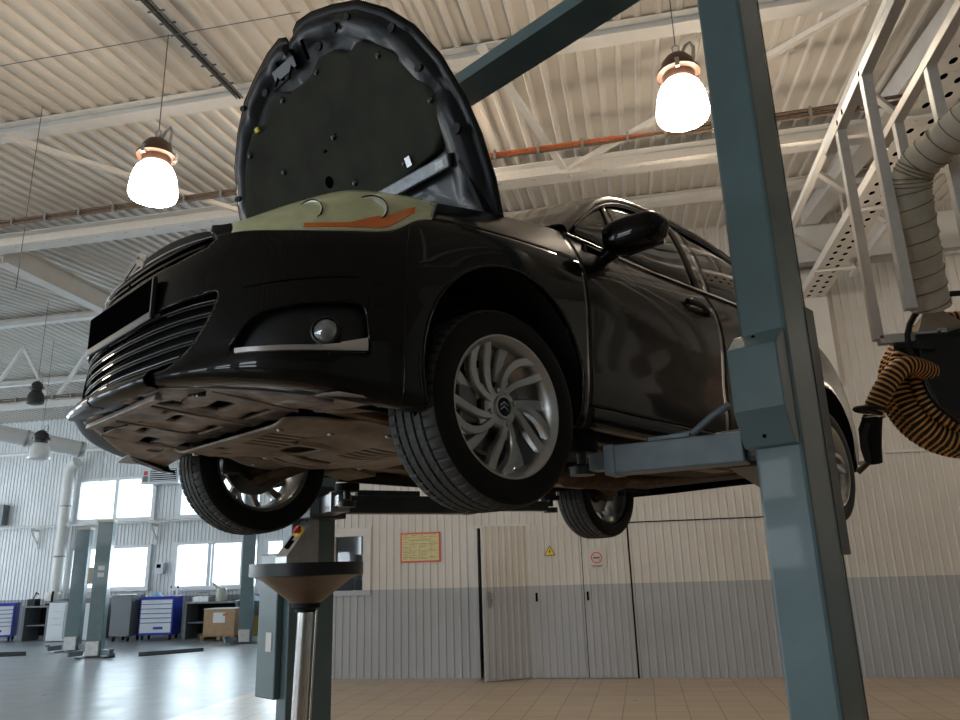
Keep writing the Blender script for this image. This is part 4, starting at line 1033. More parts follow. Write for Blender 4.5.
# ---- wheels
def wheel_parts():
    NA = 180
    prof = []     # (y, r, groove flag)
    for y, r in ((-.100, .222), (-.112, .228), (-.117, .255), (-.116, .285), (-.108, .303)): prof.append((y, r, 0))
    tread = []
    ys = [-.098, -.090]
    gro = [(-.058, .009), (-.019, .010), (.021, .010), (.060, .009)]
    y = -.098
    edge = [(-.098, .3105), (-.085, .3145)]
    for g, w in gro: edge += [(g-w/2-.0005, None), (g-w/2, 'g'), (g+w/2, 'g'), (g+w/2+.0005, None)]
    edge += [(.085, .3145), (.098, .3105)]
    # add intermediate points for sipes
    tr_ = []
    for e in edge:
        tr_.append(e)
    out = []
    for i, (yy, r) in enumerate(tr_):
        rr = .317 - .0025*(yy/.09)**2 if r in (None, 'g') else r
        if r == 'g': rr -= .008
        out.append((yy, rr, 1 if r != 'g' else 2))
        if i+1 < len(tr_) and tr_[i+1][0]-yy > .02:
            for t in (.33, .66): y2 = yy+(tr_[i+1][0]-yy)*t; out.append((y2, .317-.0025*(y2/.09)**2, 1))
    prof += out
    for y, r in ((.108, .303), (.116, .285), (.117, .255), (.112, .228), (.100, .222)): prof.append((y, r, 0))
    tyre = M(); rows = []
    for y, r, fl in prof:
        row_ = []
        for k in range(NA*2):
            a = k*PI/NA; rr = r
            if fl == 1:
                if abs(y) > .064: sh = k % 6; rr -= .006 if sh in (0,) else 0
                elif abs(y) > .025: rr -= .005 if (k + int(y*200)) % 6 == 0 else 0
                elif (k + int(y*200)) % 9 == 0: rr -= .003
            row_.append(Vector((rr*math.sin(a), y, rr*math.cos(a))))
        rows.append(row_)
    rows2 = list(map(list, zip(*rows)))
    tyre.cur = 0; n0 = len(tyre.f)
    tyre.grid(rows2 + [rows2[0]])
    # material index by profile column
    nc = len(prof)-1
    for i in range(len(tyre.f)): tyre.mi[i] = 1 if (4 <= i % nc < len(prof)-5) else 0
    rim = M()
    def RZ(r, ph, y): return Vector((-r*math.sin(ph), y, r*math.cos(ph)))   # ph clockwise seen from outside
    pr = [(.222, -.100), (.232, -.106), (.230, -.092), (.212, -.088), (.205, -.06), (.200, 0), (.203, .06), (.212, .088), (.216, .094), (.226, .100), (.233, .104), (.232, .112), (.222, .110), (.215, .101), (.206, .092), (.198, .06), (.195, 0), (.200, -.06), (.207, -.09), (.222, -.100)]
    rim.lathe([(r, y) for r, y in pr], 96, (0, 0, 0), Matrix.Rotation(-PI/2, 4, 'X'))
    def arm(pts, y0, depth):      # pts: (r, phi, halfwidth, y)
        top = []; bot = []
        P = [RZ(r, ph, y) for r, ph, w, y in pts]
        rows = []
        for i, (r, ph, w, y) in enumerate(pts):
            d = (P[min(i+1, len(P)-1)]-P[max(i-1, 0)]); d.y = 0; d.normalize(); sd_ = Vector((d.z, 0, -d.x)); p = P[i]
            rows.append([p - sd_*w*.75, p + sd_*w*.75, p + sd_*w + Vector((0, -.006, 0)), p + sd_*w*.8 + Vector((0, -depth, 0)), p - sd_*w*.8 + Vector((0, -depth, 0)), p - sd_*w + Vector((0, -.006, 0))])
        rim.grid(rows, closed=True); L = len(rim.v); rim.f.append(tuple(range(L-6, L))); rim.mi.append(0)
    D = rad
    def bez(a, m, b, t): c_ = 2*m-(a+b)/2; return a*(1-t)**2+2*c_*t*(1-t)+b*t*t
    for k in range(5):
        th = 72*k
        def path(a, m, b, n=11):
            out = []
            for i in range(n):
                t = i/(n-1); r = .048 + (.215-.048)*t
                out.append((r, D(th+bez(a, m, b, t)), 0.0118+.0040*t, .082+.014*t*t-.004*math.sin(PI*t)))
            return out
        arm(path(6, 16, 40), 0, .030)
        arm(path(20, 45, 54), 0, .030)
        st = []
        for i in range(6):
            t = i/5; r = .208 - .125*t; st.append((r, D(th+10.5-10*t), .022-.009*t, .064-.006*t))
        arm(st, 0, .03)
        wb = []      # shallow web joining the two arms at the hub
        wb = [(.045, D(th+12), .016, .072), (.075, D(th+19), .016, .070), (.100, D(th+25), .010, .066)]
        arm(wb, 0, .02)
    rim.lathe([(.0, .070), (.028, .072), (.030, .090), (.037, .090), (.040, .080), (.058, .077), (.066, .068), (.070, .03), (.07, .0)], 40, (0, 0, 0), Matrix.Rotation(-PI/2, 4, 'X'))
    cap = M(); cap.lathe([(.0, .085), (.026, .085), (.030, .084), (.030, .078)], 36, (0, 0, 0), Matrix.Rotation(-PI/2, 4, 'X'))
    chev = M(); 
    for s_ in (0, 1):
        o_ = .019 - s_*.014; w = .017; t = .0065
        chev.ext([(-w, o_-.012), (0, o_), (w, o_-.012), (w, o_-.012-t), (0, o_-t), (-w, o_-.012-t)], .0852, .0885, lambda p, q, t: Vector((p, t, q)))
    bolts = []
    for k in range(4):
        a = D(20+90*k); bq = M(); bq.lathe([(.0, .088), (.008, .087), (.0095, .081), (.0095, .066)], 10, (.054*math.sin(a), 0, .054*math.cos(a)), Matrix.Rotation(-PI/2, 4, 'X')); bolts.append(bq)
    disc_ = M(); disc_.lathe([(.075, .028), (.140, .028), (.142, .004), (.075, .004)], 60, (0, 0, 0), Matrix.Rotation(-PI/2, 4, 'X')); disc_.lathe([(.0, .05), (.07, .05), (.075, .028)], 40, (0, 0, 0), Matrix.Rotation(-PI/2, 4, 'X'))
    return tyre, rim, cap, chev, bolts, disc_
ty, ri, cp, cv_, bo, di = wheel_parts()
def make_wheel(name):
    w = ri.build(name, ALLOY, car, smooth=35)
    ty.build('tyre', (RUB, RUBW), w, smooth=35, recalc=True)
    cp.build('centre_cap', PLASD, w, smooth=40); cv_.build('chevron_emblem', CHROME, w); [q.build('wheel_bolt', STEEL, w, smooth=40) for q in bo]
    return w
wh = make_wheel('wheel')
wheels = [wh]
def cpw(o):
    c_ = o.copy(); COL.objects.link(c_); c_.parent = car
    for ch in [x for x in list(COL.objects) if x.parent == o]: q = ch.copy(); COL.objects.link(q); q.parent = c_
    return c_
WP = [((.024, .757, .306), 0), ((-2.608, .755, .317), 0), ((0, -.755, .317), PI), ((-2.608, -.755, .317), PI)]
STEER = rad(-2.5)
for i, (p, rz) in enumerate(WP):
    w = wh if i == 0 else cpw(wh); w.location = p; w.rotation_euler = (0, rad((0, 31, 0, 12)[i]), rz + (STEER if i in (0, 2) else 0))
for i, (p, rz) in enumerate(WP):
    sd = 1 if p[1] > 0 else -1
    d_ = M(); d_.v = [Vector((v.x+p[0], v.y*sd+p[1], v.z+p[2])) for v in di.v]; d_.f = di.f; d_.mi = di.mi
    bd_ = d_.build('brake_disc', DISC, car, smooth=35)
    ca_ = M(); fx = -.10 if i in (0, 2) else .10
    c1 = [(p[0]+ (-1 if fx < 0 else 1)*-1*(.095+.055*math.cos(t)), 0, 0) for t in (0, 1)]
    sx_ = 1 if i in (0, 2) else -1
    ca_.box(p[0]+sx_*.085 if sx_ > 0 else p[0]-.165, p[0]+.165 if sx_ > 0 else p[0]-.085, min(p[1]-sd*.035, p[1]+sd*.055), max(p[1]-sd*.035, p[1]+sd*.055), p[2]-.06, p[2]+.075)
    ca_.build('brake_caliper', ALLOYD, car, bevel=.012)
    # knuckle, strut, arm
    k_ = M(); k_.tube([(p[0], p[1]-sd*.01, p[2]), (p[0], p[1]-sd*.12, p[2])], [.06, .05], 16); k_.build('hub_carrier', RUST, car, smooth=50)
    if i in (0, 2):
        k_ = M(); k_.tube([(p[0]-.01, p[1]-sd*.13, p[2]-.02), (p[0]-.03, p[1]-sd*.20, p[2]+.30), (p[0]-.04, p[1]-sd*.21, p[2]+.55)], [.028, .030, .02], 12)
        k_.build('suspension_strut', PLASD, car, smooth=50)
        k_ = M(); pts = []
        for q in range(60): a = q*PI/5; pts.append((p[0]-.035+.06*math.cos(a), p[1]-sd*.205+.06*math.sin(a), p[2]+.26+q*.004))
        k_.tube(pts, .007, 6); k_.build('coil_spring', PLASD, car, smooth=60)
        k_ = M(); k_.prof((p[0]+.03, p[1]-sd*.10, p[2]-.10), (p[0]-.10, sd*.36, p[2]-.02), [(-.035, -.015), (.035, -.015), (.05, .0), (.035, .02), (-.035, .02)]); k_.tube([(p[0]-.28, sd*.38, p[2]-.01), (p[0]-.06, sd*.45, p[2]-.03), (p[0], p[1]-sd*.14, p[2]-.09)], [.026, .03, .026], 10)
        k_.build('control_arm', RUST, car, smooth=40)
        k_ = M(); k_.tube([(p[0], p[1]-sd*.1, p[2]), (p[0]+.02, p[1]-sd*.22, p[2]+.03), (p[0]+.02, sd*.34, p[2]+.07)], [.04, .022, .03], 12); k_.tube([(p[0]+.02, p[1]-sd*.13, p[2]+.005), (p[0]+.02, p[1]-sd*.22, p[2]+.03)], [.045, .03], 14); k_.build('drive_shaft', PLASD, car, smooth=50)
    else:
        k_ = M(); k_.tube([(p[0]+.0, p[1]-sd*.13, p[2]), (p[0]+.18, p[1]-sd*.18, p[2]+.02), (p[0]+.42, p[1]-sd*.20, p[2]+.05)], [.05, .04, .04], 10); k_.build('trailing_arm', RUST, car, smooth=50)
        k_ = M(); k_.tube([(p[0]-.06, p[1]-sd*.17, p[2]-.04), (p[0]-.02, p[1]-sd*.19, p[2]+.32)], [.024, .028], 10); k_.build('damper', PLASD, car, smooth=50)
bx = M(); bx.tube([(-2.55, -.60, .33), (-2.42, -.45, .345), (-2.42, .45, .345), (-2.55, .60, .33)], .05, 12); bx.build('rear_axle_beam', RUST, car, smooth=50)
# ---- underside
def plate(name, outline, z, mt, th, holes, parent=None, sag=None):
    o = M().ext(outline, z, z+th, lambda p, q, t: Vector((p, q, t))).build(name, mt, parent or car)
    return o
def cutplate(name, outline, zf, mt, holes, th=.012, cell=.011):
    # plate as a fine grid so that its holes are real openings
    xs = [p[0] for p in outline]; ys = [p[1] for p in outline]; x0, x1, y0, y1 = min(xs), max(xs), min(ys), max(ys)
    nx = int((x1-x0)/cell); ny = int((y1-y0)/cell); m_ = M(); idx = {}
    def keep(x, y): return inpoly(x, y, outline) and not any(inpoly(x, y, h) for h in holes)
    K = {}
    for i in range(nx):
        for j in range(ny): K[i, j] = keep(x0+(i+.5)*cell, y0+(j+.5)*cell)
    allp = [outline]+list(holes)
    def vid(i, j):
        if (i, j) not in idx:
            x, y = x0+i*cell, y0+j*cell
            nb = [K.get((a, b), False) for a in (i-1, i) for b in (j-1, j)]
            if not all(nb):
                b = min((nearpoly(x, y, P) for P in allp if min(abs(x-q[0]) for q in P) < .6), default=None)
                if b and b[0] < (cell*1.2)**2: x, y = b[1], b[2]
            idx[i, j] = len(m_.v); m_.v.append(Vector((x, y, zf(x, y))))
        return idx[i, j]
    for (i, j), k in K.items():
        if k: m_.f.append((vid(i, j), vid(i, j+1), vid(i+1, j+1), vid(i+1, j))); m_.mi.append(0)
    return m_.build(name, mt, car, smooth=50, solid=th, offset=-1, recalc=False)
def rect(cx_, cy_, lx, ly, a=0, sk=0):
    c__, s__ = math.cos(rad(a)), math.sin(rad(a)); return [(cx_+x*c__-y*s__+sk*y, cy_+x*s__+y*c__) for x, y in ((-lx/2, -ly/2), (lx/2, -ly/2), (lx/2, ly/2), (-lx/2, ly/2))]
# forward tray under the bumper
fo = [(.915, 0), (.905, .16), (.885, .30), (.80, .42), (.70, .55), (.60, .64), (.52, .64), (.50, .42), (.47, .30), (.47, -.30), (.50, -.42), (.52, -.64), (.60, -.64), (.70, -.55), (.80, -.42), (.885, -.30), (.905, -.16)]
hf = [rect(.70, .0, .035, .10), rect(.70, -.25, .035, .09), rect(.62, -.42, .05, .12), rect(.76, -.13, .02, .05), rect(.76, .07, .02, .05), rect(.80, .18, .05, .08, 30), rect(.68, .25, .06, .13), rect(.77, -.36, .05, .05, 30), rect(.62, .12, .02, .05), rect(.55, -.10, .03, .20), rect(.55, .24, .03, .20), rect(.55, -.52, .06, .05)]
def zf1(x, y): return .336 - .022*max(0, (.9-x))/.4 - .03*max(0, abs(y)-.4)/.25 + .006*math.sin(y*45)*math.sin(x*30)*.6
cutplate('front_undertray', fo, zf1, TRAYF, hf)
rg = M()
for y in (-.45, -.16, .13, .42): rg.prof((.86-abs(y)*.18, y, .322), (.50, y, .300), [(-.004, .0), (.004, .0), (.003, .008), (-.003, .008)])
rg.prof((.872, -.28, .318), (.872, .28, .318), [(-.014, -.006), (.014, -.006), (.010, .012), (-.010, .012)]); rg.build('undertray_ribs', TRAYF, car, bevel=.003)
M().box(.775, .80, -.34, -.26, .3155, .3185).build('part_label', mat('faded_label', (.32, .30, .24), .6, noise=.1), car)
# engine guard with louvres
go_ = [(.53, -.40), (.53, .38), (.42, .42), (.10, .44), (-.02, .34), (-.28, .34), (-.34, .24), (-.36, -.30), (-.30, -.46), (-.02, -.60), (.16, -.60), (.40, -.46)]
hg_ = []
for k in range(5): hg_.append(rect(.385, .215-.052*k, .20-.012*k, .026, 4))
for k in range(5): hg_.append(rect(-.02, .225-.050*k, .20, .025, 2))
for k in range(4): hg_.append(rect(.08, -.27-.050*k, .20, .025, -4))
hg_ += [smoothpoly(rect(.235, .0, .09, .12), 4), rect(.09, -.14, .20, .05), rect(.46, -.14, .05, .04, 20), rect(.40, -.24, .05, .03, 20)]
def zf2(x, y):
    b = .278 - .02*math.exp(-((x+.02)/.16)**2) ; b += .012*math.tanh((abs(y)-.37)*30)
    if .12 < x < .34: b += .012*math.sin((x-.12)/.22*PI)*(1 if abs(y) > .10 else -.4)
    return b
cutplate('engine_guard', go_, zf2, TRAY, hg_, th=.008, cell=.0085)
for sx_, sy_ in ((.49, .30), (.49, -.30), (.12, .38), (-.30, .28), (-.30, -.36), (.12, -.54), (.30, .30), (.20, -.30)):
    M().lathe([(0, -.008), (.010, -.007), (.012, 0)], 10, (sx_, sy_, zf2(sx_, sy_)-.001)).build('guard_bolt', STEEL, car)
# dark void above the guard, side trays, subframe, floor pan
bl = M(); bl.box(.50, .62, -.55, .55, .36, .42); bl.build('lower_radiator_support', PLASD, car, bevel=.01)
sf = M(); sf.box(-.42, -.10, -.42, .42, .30, .36); sf.bar((-.1, .36, .32), (.45, .46, .34), .07, .06); sf.bar((-.1, -.36, .32), (.45, -.46, .34), .07, .06); sf.build('subframe', UNDER, car, bevel=.012)
fp = M(); rows = []
for i in range(60):
    x = -.40 - i*.05
    rows.append([Vector((x, y, .325 + .07*math.exp(-(y/.13)**2) + .006*math.sin(x*22)*(abs(y) > .2) + (.05*max(0, -2.2-x)))) for y in (k*.05 for k in range(-16, 17))])
fp.grid(rows); fp.build('floor_pan', UNDER, car, smooth=60, solid=.02)
for sd in (1, -1):
    r_ = M(); r_.prof((-.42, .42*sd, .305), (-2.1, .46*sd, .305), [(-.05, -.02), (.05, -.02), (.06, .02), (-.06, .02)]); r_.build('floor_rail', UNDER, car, bevel=.006)
    r_ = M(); r_.box(-2.15, -.45, min(.74*sd, .765*sd), max(.74*sd, .765*sd), .262, .31); r_.build('sill_seam', PLASD, car)
    r_ = M(); r_.prof((-.34, .62*sd, .30), (-.50, .62*sd, .275), [(-.12, -.01), (.12, -.01), (.12, .02), (-.12, .02)]); r_.build('floor_cover', UNDER, car)
    rows = [[Vector((.56-i*.03, y*sd, .30 + .0*i + .02*math.sin(i))) for y in (.46, .60, .78)] for i in range(8)]
    r_ = M().grid([[Vector((x, y*sd, z)) for y, z in ((.44, .315), (.60, .31), (.78, .285))] for x in (.60, .50, .42, .395)]); r_.build('arch_front_cover', TRAYF, car, smooth=60, solid=.006)
    # curved hose ahead of the wheel
    M().tube([(.44, .42*sd, .33), (.40, .50*sd, .318), (.30, .545*sd, .33), (.20, .54*sd, .37)], .022, 10).build('air_hose', TRAY, car, smooth=60)
ex = M(); ex.tube([(-.30, .0, .34), (-.55, .02, .30), (-1.2, .0, .29), (-2.0, .05, .29), (-2.5, .25, .34), (-2.9, .35, .34)], .028, 12); ex.build('exhaust_pipe', RUST, car, smooth=60)
ex = M(); ex.tube([(-1.30, .0, .285), (-1.34, .0, .285), (-1.75, .03, .285), (-1.79, .03, .285)], [.03, .075, .075, .03], 18); ex.build('exhaust_silencer', RUST, car, smooth=40)
ft = M(); ft.box(-2.35, -1.75, -.55, .50, .30, .42); ft.build('fuel_tank', PLASD, car, bevel=.04)
hs = M(); hs.tube([(-.45, .58, .285), (-.9, .60, .275), (-1.5, .60, .28), (-2.1, .58, .30)], .012, 8); hs.build('brake_pipes', UNDER, car, smooth=60)
# ================================================================== the two-post lift
lift = empty('two_post_lift', (CARX.x, CARX.y, 0), CARY, 'grey-green two-post lift holding the black car up', 'car lift')
# lift frame: x, y as in the car frame, z above the floor
def LB(x0, x1, y0, y1, z0, z1): return M().box(x0, x1, y0, y1, z0, z1)
ZC = 1.681      # lift z of the hanging wheels
# near column (beside the driver door)
c1 = LB(-.745, -.56, 1.36, 1.515, 0, 3.72).build('near_column', LIFT, lift, bevel=.012)
M().box(-.742, -.735+.0, 1.515, 1.518, .2, 3.6).build('near_column_seam', LIFTD, lift)
LB(-.80, -.50, 1.25, 1.75, 0, .02).build('near_base_plate', LIFTD, lift, bevel=.004)
# carriage cover, a folded sheet box on the face of the column
cz = ZC
def ysec(y0, y1, f): return f
cov = M(); 
cov.ext([(-.559, 1.835), (-.559, 2.205), (-.550, 2.205), (-.485, 2.147), (-.485, 1.948), (-.53, 1.838)], 1.345, 1.508, lambda p, q, t: Vector((p, t, q)))
cvr = cov.build('carriage_cover', LIFT, lift, bevel=.004)
sc_ = M()
for z, x in ((1.868, -.517), (2.188, -.531)): sc_.lathe([(0, .004), (.006, .003), (.006, -.006)], 10, (x, 1.42, z), Matrix.Rotation(PI/2, 4, 'Y'))
sc_.build('cover_screw', BLACKM, cvr)
# dark skirt behind the column
LB(-.86, -.75, 1.40, 1.50, ZC-.17, ZC+.65).build('near_carriage', LIFTD, lift, bevel=.004)
bt = M()
for y in (1.43, 1.47): bt.tube([(-.80, y, ZC+.10), (-.80, y+.04, ZC+.10)], .012, 8)
LB(-.80, -.62, 1.20, 1.36, ZC+.14, ZC+.24).build('near_carriage_head', LIFTD, lift, bevel=.006)
# front swing arm: from the carriage to the pad under the sill, seen along its side
def swing_arm(pivot, tip, name, zb, h, w, mt, inner=.62):
    p = Vector(pivot); q = Vector(tip); d = (q-p); L = d.length; d.normalize()
    a = M().bar(p, p+d*L*inner, w, h); o = a.build(name, mt, lift, bevel=.006)
    M().bar(p+d*L*(inner-.05), p+d*(L-.04), w*.72, h*.62).build('inner_arm', mt, o, bevel=.005)
    M().bar(p+d*L*inner-d*.03+Vector((0, 0, 0)), p+d*L*inner+d*.012, w*1.04, h*1.06).build('arm_end_band', mt, o, bevel=.004)
    pd = M(); pd.lathe([(.0, -.03), (.045, -.03), (.045, .0), (.05, .0)], 20, q - Vector((0, 0, .01)), None); pd.lathe([(.018, .0), (.018, .05)], 14, q); pd.build('pad_holder', LIFTD, o, smooth=40)
    pd = M(); z2 = .262+ZC-q.z
    pd.lathe([(.0, .04), (.06, .04), (.063, .05), (.063, max(.065, z2)), (.0, max(.065, z2))], 24, q); pd.build('rubber_pad', RUB, o, smooth=40)
    return o
ZA = ZC + .175
arm1 = swing_arm((-.64, 1.30, ZA+.002), (-.49, .74, ZA+.002), 'front_swing_arm', ZA, .10, .104, LIFTA, .80)
arm2 = swing_arm((-.70, 1.26, ZA), (-2.10, .80, ZA), 'rear_swing_arm', ZA, .10, .12, LIFTD)
lv = M(); lv.tube([(-.575, 1.06, ZA+.062), (-.585, 1.14, ZA+.066), (-.60, 1.21, ZA+.115), (-.62, 1.27, ZA+.15)], .013, 8); lv.bar((-.555, 1.0, ZA+.060), (-.585, 1.14, ZA+.060), .07, .012); lv.build('arm_restraint', LIFTA, arm1, smooth=50)
# far column (beside the passenger side)
fc = M(); fc.box(-.66, -.60, -1.50, -1.40, 0, 3.78); fc.box(-.89, -.71, -1.50, -1.40, 0, 3.78); fc.box(-.71, -.66, -1.50, -1.47, 0, 3.78); fc.build('far_column', LIFT, lift, bevel=.006)
LB(-1.0, -.45, -1.9, -1.2, 0, .02).build('far_base_plate', LIFTD, lift, bevel=.004)
LB(-.685, -.645, -1.53, -1.42, ZC-.45, ZC+.55).build('far_carriage', LIFTD, lift)
LB(-.84, -.60, -1.40, -1.22, ZC+.12, ZC+.30).build('far_carriage_head', LIFTD, lift, bevel=.006)
arm3 = swing_arm((-.78, -1.26, ZC+.200), (-2.16, -.80, ZC+.205), 'rear_swing_arm', 0, .10, .115, LIFTD, .6)
M().bar((-.90, -1.21, ZC+.268), (-1.27, -1.09, ZC+.268), .05, .03).build('arm_top_rib', LIFTD, arm3)
arm4 = swing_arm((-.74, -1.30, ZC+.185), (-.56, -.82, ZC+.185), 'front_swing_arm', 0, .10, .10, STEEL, .72)
# overhead beam joining the columns
bm_ = M(); bm_.box(-.667, -.49, -1.66, 1.53, 3.781, 3.79); bm_.box(-.497, -.49, -1.66, 1.53, 3.79, 3.845); bm_.box(-.667, -.66, -1.66, 1.53, 3.79, 3.86); bm_.build('overhead_beam', LIFT, lift)
# control cabinet on the far column
cb_ = M(); cb_.box(-.60, -.56, -1.66, -1.46, .86, 1.62); cb_.build('control_cabinet', LIFT, lift, bevel=.008)
cp_ = M(); cp_.ext([(-.70, 1.56), (-.70, 1.80), (-.66, 1.80), (-.50, 1.60), (-.50, 1.56)], -1.40, -1.28, lambda p, q, t: Vector((p, t, q))); cpb = cp_.build('control_box', GALV, lift, bevel=.004)
n = Vector((.78, 0, .62)).normalized(); ax = n.to_track_quat('Z', 'Y').to_matrix().to_4x4()
es = M(); es.lathe([(.0, .040), (.020, .036), (.024, .028), (.022, .018), (.012, .016), (.012, .0)], 20, (-.602, -1.32, 1.728), ax); es.build('emergency_stop', REDM, cpb, smooth=50)
es = M(); es.lathe([(.034, .0), (.034, .003), (.0, .004)], 24, (-.602, -1.32, 1.728), ax); es.build('yellow_disc', YEL, cpb)
es = M(); es.bar((-.585, -1.36, 1.710), (-.535, -1.36, 1.648), .012, .008, n); es.bar((-.565, -1.33, 1.683), (-.53, -1.33, 1.640), .030, .004, n); es.build('up_down_rocker', BLACKM, cpb)
es = M(); es.tube([(-.66, -1.34, 1.79), (-.66, -1.34, 1.84)], .010, 8); es.tube([(-.70, -1.34, 1.85), (-.62, -1.34, 1.86), (-.55, -1.34, 1.86)], .014, 8); es.build('unlock_lever', PLASD, cpb, smooth=50)
LB(-.5598, -.557, -1.56, -1.50, 1.10, 1.20).build('cabinet_sticker', WHITEM, lift)

# ================================================================== waste oil drainer
dc = atk(307.0, 570, 3.42)
dr = empty('oil_drainer', (dc.x, dc.y, 0), 0, 'wheeled oil drainer with black rimmed funnel on a steel pole', 'oil drainer')
R_ = .248; zt = dc.z + .028
bl_ = M(); bl_.lathe([(R_, zt), (R_+.006, zt+.002), (R_+.006, zt-.052), (R_-.012, zt-.056), (R_-.012, zt)], 64); bl_.build('bowl_rim', PLAS, dr, smooth=35)
bl_ = M(); bl_.lathe([(R_-.01, zt-.03), (R_-.012, zt-.056), (R_-.045, zt-.068), (.062, zt-.172), (.058, zt-.178), (.055, zt-.172), (R_-.05, zt-.060), (R_-.02, zt-.03)], 64); bl_.build('funnel_cone', mat('brown_grey_sheet_steel', (.20, .175, .14), .38, .75, noise=.15, nscale=8), dr, smooth=50)
bl_ = M(); bl_.lathe([(.064, zt-.168), (.064, zt-.19), (.045, zt-.196), (.045, zt-.21)], 32); bl_.build('funnel_collar', PLASD, dr, smooth=40)
bl_ = M(); bl_.tube([(0, 0, zt-.19), (-.03, 0, .5)], .034, 28); bl_.tube([(.052, 0, zt-.20), (.02, 0, .5)], .006, 8); bl_.build('telescopic_pole', STAIN, dr, smooth=50)
bl_ = M(); bl_.lathe([(.0, .16), (.18, .16), (.20, .18), (.20, .52), (.17, .56), (.05, .58), (.0, .58)], 40); bl_.build('oil_tank', REDM, dr, smooth=40)
for a in range(4):
    t = PI/4+a*PI/2; wv = M(); wv.lathe([(.0, -.012), (.04, -.012), (.045, 0), (.04, .012), (.0, .012)], 20, (.19*math.cos(t), .19*math.sin(t), .045), Matrix.Rotation(PI/2, 4, 'X')); wv.bar((.19*math.cos(t), .19*math.sin(t), .05), (.17*math.cos(t), .17*math.sin(t), .17), .03, .03); wv.build('castor', PLASD, dr, smooth=40)

# ================================================================== exhaust hose reel in its hanging cage (right)
KC = 1.2
cx1 = 1.19; yA = 3.76; yB = 3.30; zr = 3.66; zbt = 2.50
cage = empty('reel_hanger', (cx1, yA, zbt), 0, 'pale steel hanging frame carrying the exhaust hose reel', 'frame')
pr2 = atz(898, 118, zr); cx2 = pr2.x
pr3 = atz(893, 160, zr)
LPOL = [(-.022, -.022), (.022, -.022), (.022, -.017), (-.017, -.017), (-.017, .022), (-.022, .022)]
def angle_bar(p, q, name='hanger_bar', s=1.0, up=(0, 0, 1)):
    return M().bar(p, q, .042*s, .042*s, up).build(name, CAGE, cage, ws=True, bevel=.003)
ex_ = 11.0
for X_ in (cx1, cx2):
    M().bar((X_, 1.6, zr), (X_, 4.0, zr), .05, .05).build('top_rail', CAGE, cage, ws=True, bevel=.003)
for X_, ys_ in ((cx1, (yA, yB)), (cx2, (yA, yB))):
    for y in ys_:
        M().bar((X_, y, zbt), (X_, y, zr), .045, .045, (0, 1, 0)).build('hanger_bar', CAGE, cage, ws=True, bevel=.003)
for y in (yA,): M().bar((cx1, y, zbt), (cx2, y, zbt), .045, .045).build('bottom_bar', CAGE, cage, ws=True, bevel=.003)
for X_ in (cx1, cx2):
    for y in (1.75,): M().bar((X_, y, zr), (X_, y, zroof(y)-.02), .045, .045, (0, 1, 0)).build('drop_rod', CAGE, cage, ws=True, bevel=.003)
mm = M()
for y in (yA-.05, yA-.15, yB): mm.box(cx1-.027, cx1-.022, y-.008, y+.008, zr-.012, zr+.012)
mm.build('bolt_holes', BLACKM, cage, ws=True)
M().bar((cx1+.06, yA-.01, zbt-.035), (cx1+.22, yA-.06, zbt-.075), .04, .025).build('reel_bracket', PLASD, cage, ws=True, bevel=.004)

rc = atk(962, 384, 3.60)
vd = (CAMC-rc); vd.z = 0; vd.normalize()
axr = Vector((.06, -1, 0)).normalized()      # reel axle direction
reel = empty('exhaust_hose_reel', (rc.x, rc.y, rc.z-.40), 0, 'exhaust hose reel wound with orange ribbed hose at the right edge', 'hose reel')
axm = Matrix.Translation(rc) @ axr.to_track_quat('Z', 'Y').to_matrix().to_4x4()
def RL(profile, name, mt, n=64, sm=40):
    m_ = M(); m_.lathe(profile, n, (0, 0, 0)); m_.v = [axm @ p for p in m_.v]; return m_.build(name, mt, reel, ws=True, smooth=sm)
RL([(.0, .17), (.225, .17), (.235, .165), (.235, .14), (.225, .135), (0, .135)], 'front_flange', PLAS)
RL([(.0, -.16), (.305, -.16), (.31, -.17), (.0, -.17)], 'rear_flange', PLAS)
RL([(.10, .14), (.10, -.14)], 'drum', PLASD)
RL([(.0, .185), (.05, .185), (.06, .17)], 'axle_cap', PLAS)
# wound hose: coils around the drum, each a corrugated tube
def hose(pts, r, name, parent, n=14, pitch=.023):
    # resample the path, alternate thick orange ribs and thin black grooves
    P = [Vector(p) for p in pts]; L = [0]
    for i in range(1, len(P)): L.append(L[-1]+(P[i]-P[i-1]).length)
    tot = L[-1]; out = []; rr = []; st = pitch/5; k = 0; j = 0
    while k*st < tot:
        s = k*st
        while L[j+1] < s: j += 1
        t = (s-L[j])/(L[j+1]-L[j]); out.append(P[j].lerp(P[j+1], t)); rr.append(r*(1.0 if k % 5 < 3 else .90)); k += 1
    m_ = M(); m_.tube(out, rr, n, cap=True)
    nb = n
    for i in range(len(out)-1):
        for q in range(n): m_.mi[i*n+q] = 0 if (i % 5) in (0, 1) else 1
    o = m_.build(name, (HOSEO, PLASD), parent, ws=True, smooth=50); return o
def coil(R, z0, z1, turns, a0=0, steps=40):
    pts = []
    for i in range(int(turns*steps)+1):
        t = i/(turns*steps); a = a0 + 2*PI*turns*t; pts.append(axm @ Vector((R*math.cos(a), R*math.sin(a), z0+(z1-z0)*t)))
    return pts
hose(coil(.305, -.105, .085, 4), .046, 'wound_hose', reel)
hose(coil(.22, -.105, .085, 4), .046, 'wound_hose', reel, 10)
